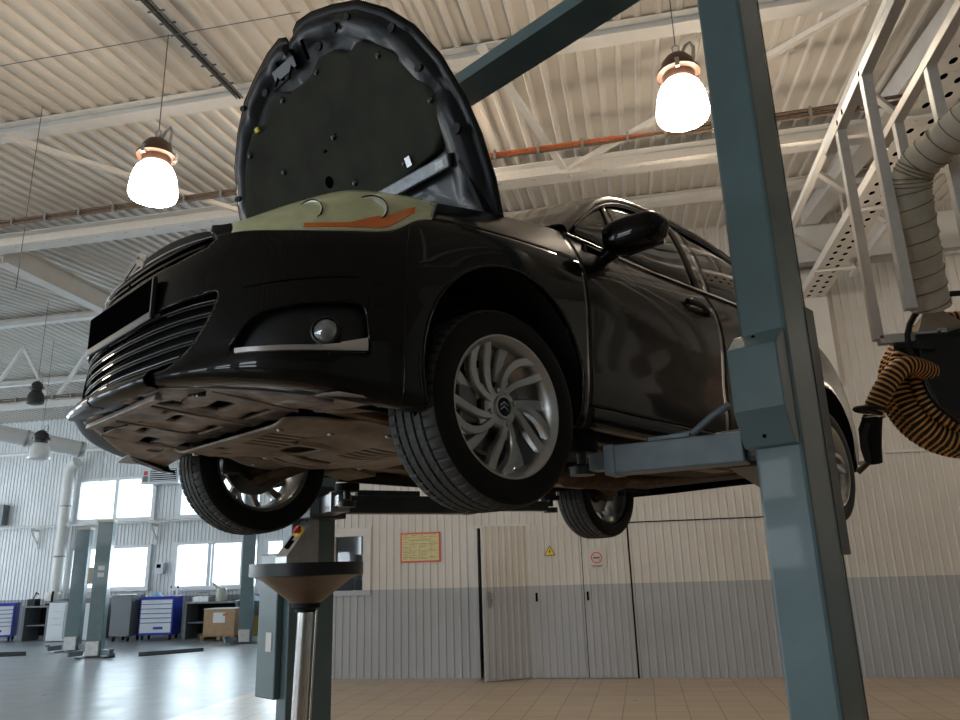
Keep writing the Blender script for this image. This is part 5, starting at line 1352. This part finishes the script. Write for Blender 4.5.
# housing above the drum with the duct transition
hb_ = M(); 
p0 = atk(915, 349, 3.5); 
hx = Vector((-axr.y, axr.x, 0)); hx = -hx if hx.dot(_R) < 0 else hx
def RP(a, b, c_): return rc + hx*a + Vector((0, 0, 1))*b - axr*(-c_)
side = [(-.235, .0), (-.235, .21), (.30, .21), (.30, -.10), (.20, -.22), (0, -.245), (-.12, -.215), (-.20, -.13)]
hb_.ext(side, .135, .175, lambda p, q, t: RP(p, q, t)); hb_.build('side_housing', PLAS, reel, ws=True, bevel=.006)
hb_ = M(); hb_.ext([(-.235, .19), (-.235, .215), (.30, .215), (.30, .19)], .0, .175, lambda p, q, t: RP(p, q, t)); hb_.build('top_plate', PLAS, reel, ws=True)
hb_ = M(); hb_.tube([RP(-.03+.26*math.cos(t), .16+.26*math.sin(t)*.9, .20) for t in (rad(d) for d in range(60, 215, 12))], .014, 8); hb_.build('spring_tube', PLASD, reel, ws=True, smooth=60)
# duct transition and duct
b0 = RP(-.20, .215, .0); dtop = atk(931, 308, 3.42); el = atk(911, 190, 3.30); el2 = atk(919, 163, 3.25); far = atk(1010, 84, 2.9)
duct = empty('extraction_duct', (dtop.x, dtop.y, dtop.z), 0, 'beige wrapped extraction duct bending down to the hose reel', 'duct')
tm = M(); n_ = 24; lo = []; hi = []
q4 = [RP(-.215, .216, -.11), RP(.06, .216, -.11), RP(.06, .216, .13), RP(-.215, .216, .13)]
for k in range(n_):
    t = k/n_*4; i = int(t); lo.append(q4[i].lerp(q4[(i+1) % 4], t-i))
cq = dtop
for k in range(n_):
    a = math.atan2((lo[k]-cq).dot(-axr), (lo[k]-cq).dot(hx)); hi.append(cq + hx*.078*math.cos(a) - axr*.078*math.sin(a))
tm.grid([lo, hi], closed=True); tm.build('duct_transition', DUCT, duct, ws=True, smooth=60)
rings = []; path = []
segs = [dtop, dtop.lerp(el, .5), el, atk(912, 175, 3.28), el2, el2.lerp(far, .5), far]
P = []
for i in range(len(segs)-1):
    for k in range(14): P.append(segs[i].lerp(segs[i+1], k/14))
P.append(segs[-1])
for _ in range(3): P = [P[0]] + [(P[i-1]+P[i]*2+P[i+1])/4 for i in range(1, len(P)-1)] + [P[-1]]
m_ = M(); m_.tube(P, [.078 + (.003 if i % 3 == 0 else -.001) for i in range(len(P))], 28, cap=False); m_.build('duct_tube', DUCT, duct, ws=True, smooth=70)
m_ = M(); cwd = []; tt = 0
for i in range(0, 420):
    s = i/419*(len(P)-2); j = int(s); c_ = P[j].lerp(P[j+1], s-j); d = (P[j+1]-P[j]).normalized(); a_ = d.cross(Vector((0, 1, 0))).normalized(); b__ = d.cross(a_); a = i/419*2*PI*21
    cwd.append(c_ + (a_*math.cos(a)+b__*math.sin(a))*.0815)
m_.tube(cwd, .0022, 5); m_.build('spiral_wire', mat('brown_duct_wire', (.20, .15, .09), .6, noise=.1), duct, ws=True)
for z in (.0, .012, .024): 
    m_ = M(); m_.lathe([(.081, -.004), (.086, 0), (.081, .004)], 28, dtop+Vector((0, 0, z+.005))); m_.build('duct_clamp', DUCT, duct, ws=True, smooth=60)
# loose hose end, collar and rubber nozzle
h0 = atk(930, 372, 3.50); h1 = atk(905, 366, 3.42); h2 = atk(886, 385, 3.40); h3 = atk(876, 404, 3.40); h4 = atk(872, 414, 3.40)
hp = []
ctrl = [h0, h1, h2, h3, h4]
for i in range(4):
    for k in range(10): a = ctrl[max(i-1, 0)]; d = ctrl[min(i+2, 4)]; hp.append(Vector(cr(a, ctrl[i], ctrl[i+1], d, k/10)))
hose(hp, .046, 'hose_end', reel)
nz = empty('exhaust_nozzle', atk(868, 462, 3.40), 0, 'black rubber exhaust nozzle hanging from the orange hose end', 'nozzle')
k1 = atk(870, 410, 3.4); k2 = atk(873, 416, 3.4)
m_ = M(); m_.lathe([(.0, -.006), (.068, -.006), (.072, 0), (.068, .008), (.0, .008)], 28, k1+Vector((0, 0, .0)), (Vector((.15, 0, 1))).to_track_quat('Z', 'Y').to_matrix().to_4x4()); m_.build('collar', PLASD, nz, ws=True, smooth=40)
m_ = M(); m_.tube([k2, atk(870, 430, 3.4), atk(871, 448, 3.4), atk(874, 463, 3.4)], [.040, .048, .044, .036], 16); m_.build('rubber_boot', RUB, nz, ws=True, smooth=50)
m_ = M(); m_.tube([atk(868, 423, 3.36), atk(864, 440, 3.36), atk(869, 462, 3.36)], [.012, .016, .012], 8); m_.build('clamp_grip', PLASD, nz, ws=True, smooth=50)
m_ = M(); m_.tube([atk(869, 462, 3.38), atk(858, 472, 3.38)], [.012, .014], 8); m_.build('clamp_lever', mat('worn_brown_lever', (.07, .04, .02), .6, noise=.2), nz, ws=True, smooth=50)
m_ = M(); m_.lathe([(.047, -.005), (.050, 0), (.047, .005)], 24, k2+Vector((0, 0, -.006))); m_.build('hose_clamp', CHROME, nz, ws=True)

# ================================================================== perforated cable tray and supports (right)
TX, TZ = 2.75, 5.2
ct = empty('perforated_cable_tray', (TX, 7, TZ), 0, 'white perforated cable tray running to the partition wall at the right', 'cable tray')
pa_ = Vector((TX, 3.0, TZ)); pb_ = Vector((TX, YP-.1, TZ))
# side plate with oval holes, built as a strip grid
def holed(y0, y1, z0, z1, x, name, parent, pitch=.20):
    m_ = M(); y = y0
    while y < y1-pitch:
        oc = []
        for (cy, czz) in ((y+pitch*.30, z0+(z1-z0)*.30), (y+pitch*.70, z0+(z1-z0)*.70)):
            oc.append([(cy+.046*math.cos(k*PI/6), czz+.030*math.sin(k*PI/6)) for k in range(12)])
        # two cells, each with one hole
        for c_, (ya_, yb_, za_, zb__) in zip(oc, ((y, y+pitch, z0, (z0+z1)/2), (y, y+pitch, (z0+z1)/2, z1))):
            bp = []
            cy = sum(p[0] for p in c_)/12; czz = sum(p[1] for p in c_)/12
            for k in range(12):
                dx, dz = math.cos(k*PI/6), math.sin(k*PI/6); t = 1e9
                if dx > 1e-6: t = min(t, (yb_-cy)/dx)
                if dx < -1e-6: t = min(t, (ya_-cy)/dx)
                if dz > 1e-6: t = min(t, (zb__-czz)/dz)
                if dz < -1e-6: t = min(t, (za_-czz)/dz)
                bp.append((cy+dx*t, czz+dz*t))
            m_.add([(x, p[0], p[1]) for p in c_] + [(x, p[0], p[1]) for p in bp], [(k, (k+1) % 12, 12+(k+1) % 12, 12+k) for k in range(12)])
            cs = [(ya_, za_), (yb_, za_), (yb_, zb__), (ya_, zb__)]
            for cyy, czc in cs:
                # corner triangle between the two box hits around the corner
                best = sorted(range(12), key=lambda k: (bp[k][0]-cyy)**2+(bp[k][1]-czc)**2)[:2]
                m_.add([(x, cyy, czc)] + [(x, bp[k][0], bp[k][1]) for k in best], [(0, 1, 2)])
        y += pitch
    return m_.build(name, CAGE, parent, ws=True, solid=.003)
def tray_bottom():
    m_ = M(); return m_
# tray seen from below: perforated base plus two flanges
base = holed(3.0, YP-.1, 0, .34, 0, 'perforated_base', ct)
me = base.data
inv = wmat(ct).inverted()
for v in me.vertices:
    p = wmat(ct) @ v.co; v.co = inv @ Vector((TX - .17 + p.z, p.y, TZ))
for X_ in (TX-.17, TX+.17): M().box(X_-.004, X_+.004, 3.0, YP-.1, TZ-.002, TZ+.10).build('tray_flange', CAGE, ct, ws=True)
for y in (4.6, 6.4, 8.2, 10.0):
    M().bar((TX-.22, y, TZ-.03), (TX+.30, y, TZ-.03), .04, .03).build('tray_bracket', CAGE, ct, ws=True)
    M().bar((TX+.27, y, TZ-.03), (TX+.27, y, zroof(y)-.02), .03, .03, (0, 1, 0)).build('tray_hanger', CAGE, ct, ws=True)
M().bar((TX, 3.0, TZ+.035), (TX, YP-.1, TZ+.035), .32, .04).build('tray_shade_sheet', BLACKM, ct, ws=True)  # black sheet standing in for the shade inside the tray, darkens its holes
# more white roof steel above the cage: lengthwise tubes with diagonals
lt_ = empty('lattice_girder', (3.4, 7, 5.6), 0, 'white lattice girder running away above the hose reel', 'truss')
for z_, x_ in ((5.15, 2.15), (5.15, 3.35)):
    M().bar((x_, 2.5, z_+.35), (x_, YP-.1, z_+.35), .07, .07).build('chord', WSTEEL, lt_, ws=True)
for i, y in enumerate((3.0, 4.6, 6.2, 7.8, 9.4)):
    M().bar((2.15, y, 5.5), (3.35, y+1.5, 5.5), .05, .05).build('diagonal', WSTEEL, lt_, ws=True)
    M().bar((3.35, y, 5.5), (3.35, y+.9, zroof(y+.9)-.25), .07, .05).build('post', WSTEEL, lt_, ws=True)
cd = atz(800, 258, 5.0)
o = M().tube([(2.0, YP-.35, 5.62), (X1, YP-.35, 5.62)], .06, 10).build('conduit_pipe', GALV, loc='auto', smooth=50); tag(o, 'grey pipe running along the upper partition wall at the right', 'pipe')
# ================================================================== the far bay
def small_column(px, py, ptop, label, rz=0):
    b = atz(px, py, 0); top = aty(ptop[0], ptop[1], b.y).z
    e = empty('lift_column', (b.x, b.y, 0), rz, label, 'lift column')
    c_ = M(); c_.box(-.15, .15, -.12, .12, .015, top); c_.build('post', LIFTD if False else LIFT, e, bevel=.01)
    M().box(-.17, .17, -.14, .14, top, top+.05).build('cream_cap', mat('cream_cap', (.60, .56, .42), .5, noise=.05), e, bevel=.005)
    c_ = M(); c_.box(-.30, .30, -.22, .22, 0, .018); c_.build('base_plate', LIFTD, e)
    for sx_ in (-1, 1):
        a = M(); a.bar((.20*sx_, -.12, .10), (.42*sx_, -.30, .09), .10, .10); a.lathe([(0, .0), (.05, .0), (.05, .05), (0, .05)], 14, (.42*sx_, -.32, .13)); a.build('swing_arm', LIFTA, e, bevel=.006)
    a = M(); a.box(-.13, .13, -.20, -.12, .03, .32); a.build('carriage', GALV, e, bevel=.01)
    return e, top
e1, t1 = small_column(72, 651, (83, 530), 'leftmost grey column of the far lift, behind its brighter neighbour', rad(20))
e2, t2 = small_column(94, 657, (105, 523), 'grey far lift column with two white stickers and cream cap', rad(20))
for z in (1.72, 1.58): M().box(-.06, .07, -.124, -.1205, z, z+.09).build('white_sticker', WHITEM, e2)
M().box(-.26, -.15, -.10, .02, 1.45, 1.78).build('switch_box', mat('beige_switch_box', (.42, .40, .30), .5, noise=.05), e2, bevel=.006)
e3, t3 = small_column(245, 643, (249, 470), 'grey far lift column standing behind the front tyre and funnel', rad(20))
# floor pit strips
for q in ([(-2, 652.7), (26, 651.8), (26, 655.6), (-2, 656.8)], [(104, 654.0), (115, 653.6), (115, 657.4), (104, 658)], [(138.5, 652.7), (203.6, 648), (203.6, 651.2), (138.5, 656.4)]):
    m_ = M(); vs = [atz(a, b, .004) for a, b in q]; m_.add(vs + [v+Vector((0, 0, .008)) for v in vs], [(0, 1, 2, 3), (7, 6, 5, 4), (0, 4, 5, 1), (1, 5, 6, 2), (2, 6, 7, 3), (3, 7, 4, 0)])
    m_.build('trim_6', DUST, kind='structure')
# cabinets along the window wall
def cabinet(px, py, wid, hgt, dep, body, label, drawers=6, name='tool_cabinet', rz=0, castors=True, face=DRAWER, mark=True):
    b = atz(px, py, 0); b.y = min(b.y, Y1-.52-dep/2-.12*abs(math.sin(rz))*3)
    e = empty(name, (b.x, b.y, 0), rz, label, 'cabinet'); z0 = .13 if castors else .02
    M().box(-wid/2, wid/2, -dep/2, dep/2, z0, hgt).build('body', body, e, bevel=.012)
    if drawers:
        h = (hgt-z0-.10)/(drawers+1.2); z = z0+.05
        for i in range(drawers):
            hh = h*2.2 if i == 0 else h
            d = M(); d.box(-wid/2+.04, wid/2-.04, -dep/2-.018, -dep/2, z+.008, z+hh-.008); d.box(-wid/2+.06, wid/2-.06, -dep/2-.030, -dep/2-.018, z+hh-.028, z+hh-.014)
            dd = d.build('drawer', face, e, bevel=.003)
            if i == 0 and mark: M().box(-.05, .20, -dep/2-.020, -dep/2-.0175, z+hh*.35, z+hh*.6).build('maker_strip', BLUE, dd)
            z += hh
    M().box(-wid/2-.01, wid/2+.01, -dep/2-.01, dep/2+.01, hgt, hgt+.02).build('worktop', body if body is BLUE else GREYC, e, bevel=.005)
    if castors:
        for sx_ in (-1, 1):
            for sy_ in (-1, 1):
                c_ = M(); c_.lathe([(.0, -.015), (.05, -.015), (.055, 0), (.05, .015), (.0, .015)], 16, (sx_*(wid/2-.08), sy_*(dep/2-.08), .055), Matrix.Rotation(PI/2, 4, 'Y')); c_.bar((sx_*(wid/2-.08), sy_*(dep/2-.08), .06), (sx_*(wid/2-.08), sy_*(dep/2-.08), z0), .05, .05); c_.build('castor', PLASD, e, smooth=40)
    return e
cabinet(169.5, 638, .88, 1.05, .55, BLUE, 'blue tool cabinet with silver drawers below the window, right of the grey cabinet', 6, rz=rad(10))
cabinet(13, 640, .90, .98, .55, BLUE, 'blue tool cabinet with silver drawers at the left picture edge', 6, rz=rad(30))
cabinet(61, 641, .55, .98, .5, WHITEC, 'white drawer cabinet partly behind the left far lift column', 4, name='drawer_cabinet', castors=False, face=WHITEC, mark=False)
cabinet(125, 641, .58, 1.12, .55, GREYC, 'plain grey cabinet left of the blue tool cabinet', 0, name='grey_cabinet', castors=True)
cabinet(113, 637, .35, .95, .4, WHITEC, 'narrow pale cabinet just right of the stickered lift column', 0, name='narrow_cabinet', castors=False)
# workbenches
def bench(x0, x1, y, label, z=.86):
    y = min(y, Y1-.45)
    e = empty('workbench', ((x0+x1)/2, y, 0), 0, label, 'workbench')
    M().box(x0, x1, y-.35, y+.30, z, z+.04).build('bench_top', GREYC, e, ws=True, bevel=.004)
    for x in (x0+.05, x1-.05): M().box(x-.04, x+.04, y-.32, y+.26, 0, z).build('leg_frame', GREYC, e, ws=True)
    M().box(x0+.1, x1-.1, y-.25, y+.26, .38, .41).build('lower_shelf', GREYC, e, ws=True)
    M().box(x0+.05, x1-.05, y+.24, y+.27, .1, z).build('back_panel', DUST, e, ws=True)
bench(-16.6, -15.75, 18.75, 'dark workbench between the left blue cabinet and the white cabinet')
bench(-15.0, -14.7, 18.85, 'dark workbench behind the two left far lift columns')
bench(-11.75, -10.2, 18.75, 'long dark workbench right of the blue tool cabinet')
def thing(name, label, cat, mesh, mt, **k): o = mesh.build(name, mt, loc='auto', **k); return tag(o, label, cat)
Zb = .90
thing('cleaning_rag', 'crumpled pale blue rag on top of the blue cabinet below the window', 'rag', M().lathe([(.0, .12), (.06, .10), (.12, .04), (.16, .0)], 9, (-12.5, 18.35, 1.07)), mat('pale_blue_rag', (.35, .55, .75), .9, noise=.2), smooth=40)
for x, c_, lb in ((-12.2, REDM, 'small red-topped bottle standing left on the blue cabinet'), (-12.0, PLASD, 'small dark bottle right of the red-topped one on the cabinet')):
    e = empty('spray_bottle', (x, 18.5, 1.07), 0, lb, 'bottle')
    M().lathe([(0, 0), (.035, 0), (.035, .14), (.015, .17), (.015, .19)], 14).build('bottle_body', WHITEM, e, smooth=40)
    M().lathe([(.022, .19), (.022, .25), (.0, .26)], 12).build('cap', c_, e, smooth=40)
b_ = M(); b_.box(-11.55, -11.1, 18.5, 18.8, Zb, Zb+.14); b_.tube([(-11.5, 18.6, Zb+.14), (-11.5, 18.6, Zb+.24), (-11.2, 18.6, Zb+.24)], .02, 8); thing('bench_vice', 'grey vice bolted on the long workbench', 'vice', b_, GALV, bevel=.01)
b_ = M(); b_.lathe([(0, 0), (.13, 0), (.15, .06), (.12, .30), (.09, .34), (0, .34)], 20, (-10.85, 18.7, Zb)); b_.tube([(-10.9, 18.7, Zb+.30), (-11.1, 18.65, Zb+.46)], [.05, .03], 10); thing('plastic_canister', 'pale plastic canister with a slanted spout on the long workbench', 'canister', b_, mat('cream_plastic', (.55, .56, .48), .5, noise=.05), smooth=40)
b_ = M(); rn = random.Random(11); rows = []
for i in range(9): rows.append([Vector((-10.35+i*.09, 18.45+j*.07, Zb+.005+(.12*math.sin(PI*i/8)*math.sin(PI*j/6))*(1+rn.uniform(-.35, .35)))) for j in range(7)])
b_.grid(rows); thing('plastic_sheet', 'crumpled light blue plastic sheeting on the right end of the workbench', 'plastic sheet', b_, mat('blue_film', (.45, .62, .78), .4, noise=.2), smooth=60)
b_ = M(); b_.tube([(-15.95, 18.7, .90), (-15.95, 18.7, 1.15), (-15.85, 18.6, 1.25)], .03, 8); b_.box(-16.07, -15.83, 18.6, 18.8, .90, .95); thing('bench_grinder', 'small dark machine standing on the left workbench', 'machine', b_, PLASD)
b_ = M(); b_.box(-16.55, -16.3, 18.5, 18.7, .90, 1.08); b_.tube([(-16.45, 18.6, 1.08), (-16.38, 18.6, 1.25), (-16.3, 18.6, 1.2)], .02, 6); thing('charging_unit', 'dark device with a bent cable on the left workbench by the wall', 'device', b_, PLASD, bevel=.01)
# carton on pallet, yellow tub
cb_ = atz(223, 640, 0)
pe_ = empty('wooden_pallet', (cb_.x, cb_.y, 0), 0, 'short wooden pallet standing under the cardboard box', 'pallet')
for x in (-.45, 0, .36): M().box(x, x+.09, -.3, .3, .02, .10).build('bearer', WOOD, pe_)
for y in (-.3, -.1, .1, .24): M().box(-.47, .47, y, y+.08, .10, .125).build('deck_board', WOOD, pe_)
bx_ = empty('cardboard_box', (cb_.x+.02, cb_.y, .126), 0, 'brown cardboard box with white label standing on the pallet', 'box')
M().box(-.42, .42, -.28, .28, 0, .62).build('carton_body', CARTON, bx_, bevel=.006)
M().box(-.16, .16, -.284, -.281, .30, .54).build('white_label', WHITEM, bx_); M().box(.10, .22, -.285, -.2805, .46, .52).build('orange_tape', ORANGEC, bx_); M().box(-.42, .42, -.30, .30, .62, .635).build('lid_flaps', WHITEM, bx_)
yb_ = atz(257, 637, 0); b_ = M(); b_.lathe([(0, 0), (.20, 0), (.24, .5), (.25, .52), (.22, .52), (.0, .5)], 24, (yb_.x, yb_.y, .002)); thing('yellow_tub', 'ochre yellow tub behind the far lift column beside the cabinet post', 'tub', b_, mat('ochre_plastic', (.42, .30, .08), .5, noise=.1), smooth=40)
# wall equipment
Yw = Y1-.05
Hx = .3
h = empty('wall_heater', (-13.35, Yw-.2, 4.07), 0, 'white unit heater with dark slats on the far wall between windows', 'heater')
M().box(-13.60, -12.44, Yw-.45, Yw-.05, 4.07, 4.53).build('casing', WHITEC, h, ws=True, bevel=.01)
M().box(-13.33, -12.51, Yw-.455, Yw-.45, 4.13, 4.47).build('outlet', BLACKM, h, ws=True)
for i in range(6): M().box(-13.33, -12.51, Yw-.475, Yw-.452, 4.14+i*.057, 4.165+i*.057).build('slat', WHITEC, h, ws=True)
M().box(-13.53, -13.41, Yw-.455, Yw-.45, 4.32, 4.44).build('red_badge', REDM, h, ws=True); M().box(-13.55, -13.39, Yw-.454, Yw-.45, 4.14, 4.30).build('grey_badge', GREYC, h, ws=True)
t_ = empty('control_thermostat', (-13.05, Yw, 1.64), 0, 'small pale thermostat box on the wall between two lower windows', 'thermostat')
M().box(-13.18, -12.93, Yw-.10, Yw, 1.64, 1.94).build('housing', WHITEC, t_, ws=True, bevel=.008); M().box(-13.13, -13.0, Yw-.104, Yw-.10, 1.80, 1.90).build('display', BLACKM, t_, ws=True)
wire([Vector((-13.05, Yw-.03, 1.64)), Vector((-13.05, Yw-.03, 1.05))], 'thermostat_lead', 'white lead hanging from the wall thermostat', .01, WHITEC)
dp = empty('vent_duct', (-16.1, Yw-.2, 1.0), 0, 'white round vent duct rising along the far wall left of the windows', 'duct')
M().tube([(-16.1, Yw-.25, 1.05), (-16.1, Yw-.25, 4.5), (-16.05, Yw-.26, 4.75), (-15.85, Yw-.30, 4.86)], .16, 18).build('duct_pipe', WSTEEL, dp, ws=True, smooth=60)
M().lathe([(.16, 0), (.22, .0), (.22, .12), (.17, .22)], 20, (-16.1, Yw-.33, 1.02)).build('duct_foot', WSTEEL, dp, ws=True, smooth=40)
for z in (2.2, 3.6): M().lathe([(.165, -.02), (.175, 0), (.165, .02)], 20, (-16.1, Yw-.25, z)).build('duct_clamp', GALV, dp, ws=True)
b_ = M(); b_.tube([(X0, Yw-.30, 3.05), (-10.8, Yw-.30, 3.05), (-5.4, Yw-.30, 3.05)], .028, 8); thing('heating_pipe', 'thin white pipe running between upper and lower far windows', 'pipe', b_, WSTEEL)
for x in (-17.1, -14.2 + .95, -10.3):
    b_ = M(); b_.bar((x, Yw-.02, 2.95), (x, Yw-.35, 2.98), .06, .04, (1, 0, 0)); b_.bar((x, Yw-.02, 2.55), (x, Yw-.33, 2.95), .04, .04, (1, 0, 0)); b_.bar((x, Yw-.03, 2.45), (x, Yw-.03, 3.0), .06, .03, (0, 1, 0))
    o = thing('pipe_bracket', {-17.1: 'white pipe bracket left of the vent duct on the far wall', -10.3: 'white pipe bracket on the far wall above the cardboard box'}.get(x, 'white pipe bracket between the left and middle far windows'), 'bracket', b_, WSTEEL); o['group'] = 'brackets under the far wall pipe'
b_ = M(); b_.box(-18.9, -18.25, Yw-.2, Yw, 3.15, 3.75); thing('junction_box', 'grey junction box on the far wall at the left picture edge', 'box', b_, GREYC, bevel=.01)
b_ = M(); b_.tube([(X0, Yw-1.2, 5.02), (-9, Yw-1.2, 5.02)], .05, 8); thing('sprinkler_pipe', 'white pipe crossing high in front of the far wall', 'pipe', b_, WSTEEL, smooth=60)
# big round air duct at the far left under the roof
a = aty(0, 433, 15.5); b = aty(84, 450, 17.0); 
ad = empty('air_duct', ((a.x+b.x)/2, (a.y+b.y)/2, 5.0), 0, 'large round white air duct under the far roof beside the car lip', 'duct')
d_ = (b-a).normalized(); M().tube([a-d_*1.2, a, b], .20, 20).build('duct_tube', WSTEEL, ad, ws=True, smooth=60)
for t in (.3, .95): M().tube([a.lerp(b, t)-d_*.03, a.lerp(b, t)+d_*.03], .215, 20).build('duct_joint', GALV, ad, ws=True, smooth=60)
a = aty(5, 350, 12.0)
# lattice truss at the far left
ft_ = empty('far_roof_truss', (-12, 13.4, 5.2), 0, 'white lattice truss at the far left in front of the window wall', 'truss')
zt_ = aty(40, 405, 13.4).z
M().bar((X0, 13.4, zt_), (-5.4, 13.4, zt_), .10, .12).build('bottom_chord', WSTEEL, ft_, ws=True)
for i in range(9):
    x = X0+.8+i*1.8; M().bar((x, 13.4, zt_), (x+.9, 13.4, zroof(13.4)-.05), .06, .06, (0, 1, 0)).build('diagonal', WSTEEL, ft_, ws=True); M().bar((x+.9, 13.4, zroof(13.4)-.05), (x+1.8, 13.4, zt_), .06, .06, (0, 1, 0)).build('diagonal', WSTEEL, ft_, ws=True)
bundle([(X0, 13.3, zt_+.12), (-10, 13.3, zt_+.12)], 'cable_bundle', 'thin cables clipped along the far lattice truss', [BROWNC, BROWNC])
# outdoor ground seen through nothing but lighting the panes
M().box(-60, 40, Y1+1.0, 80, -.3, -.2).build('ground_outside', mat('snowy_ground', (.8, .82, .85), .9, noise=.05), kind='structure')
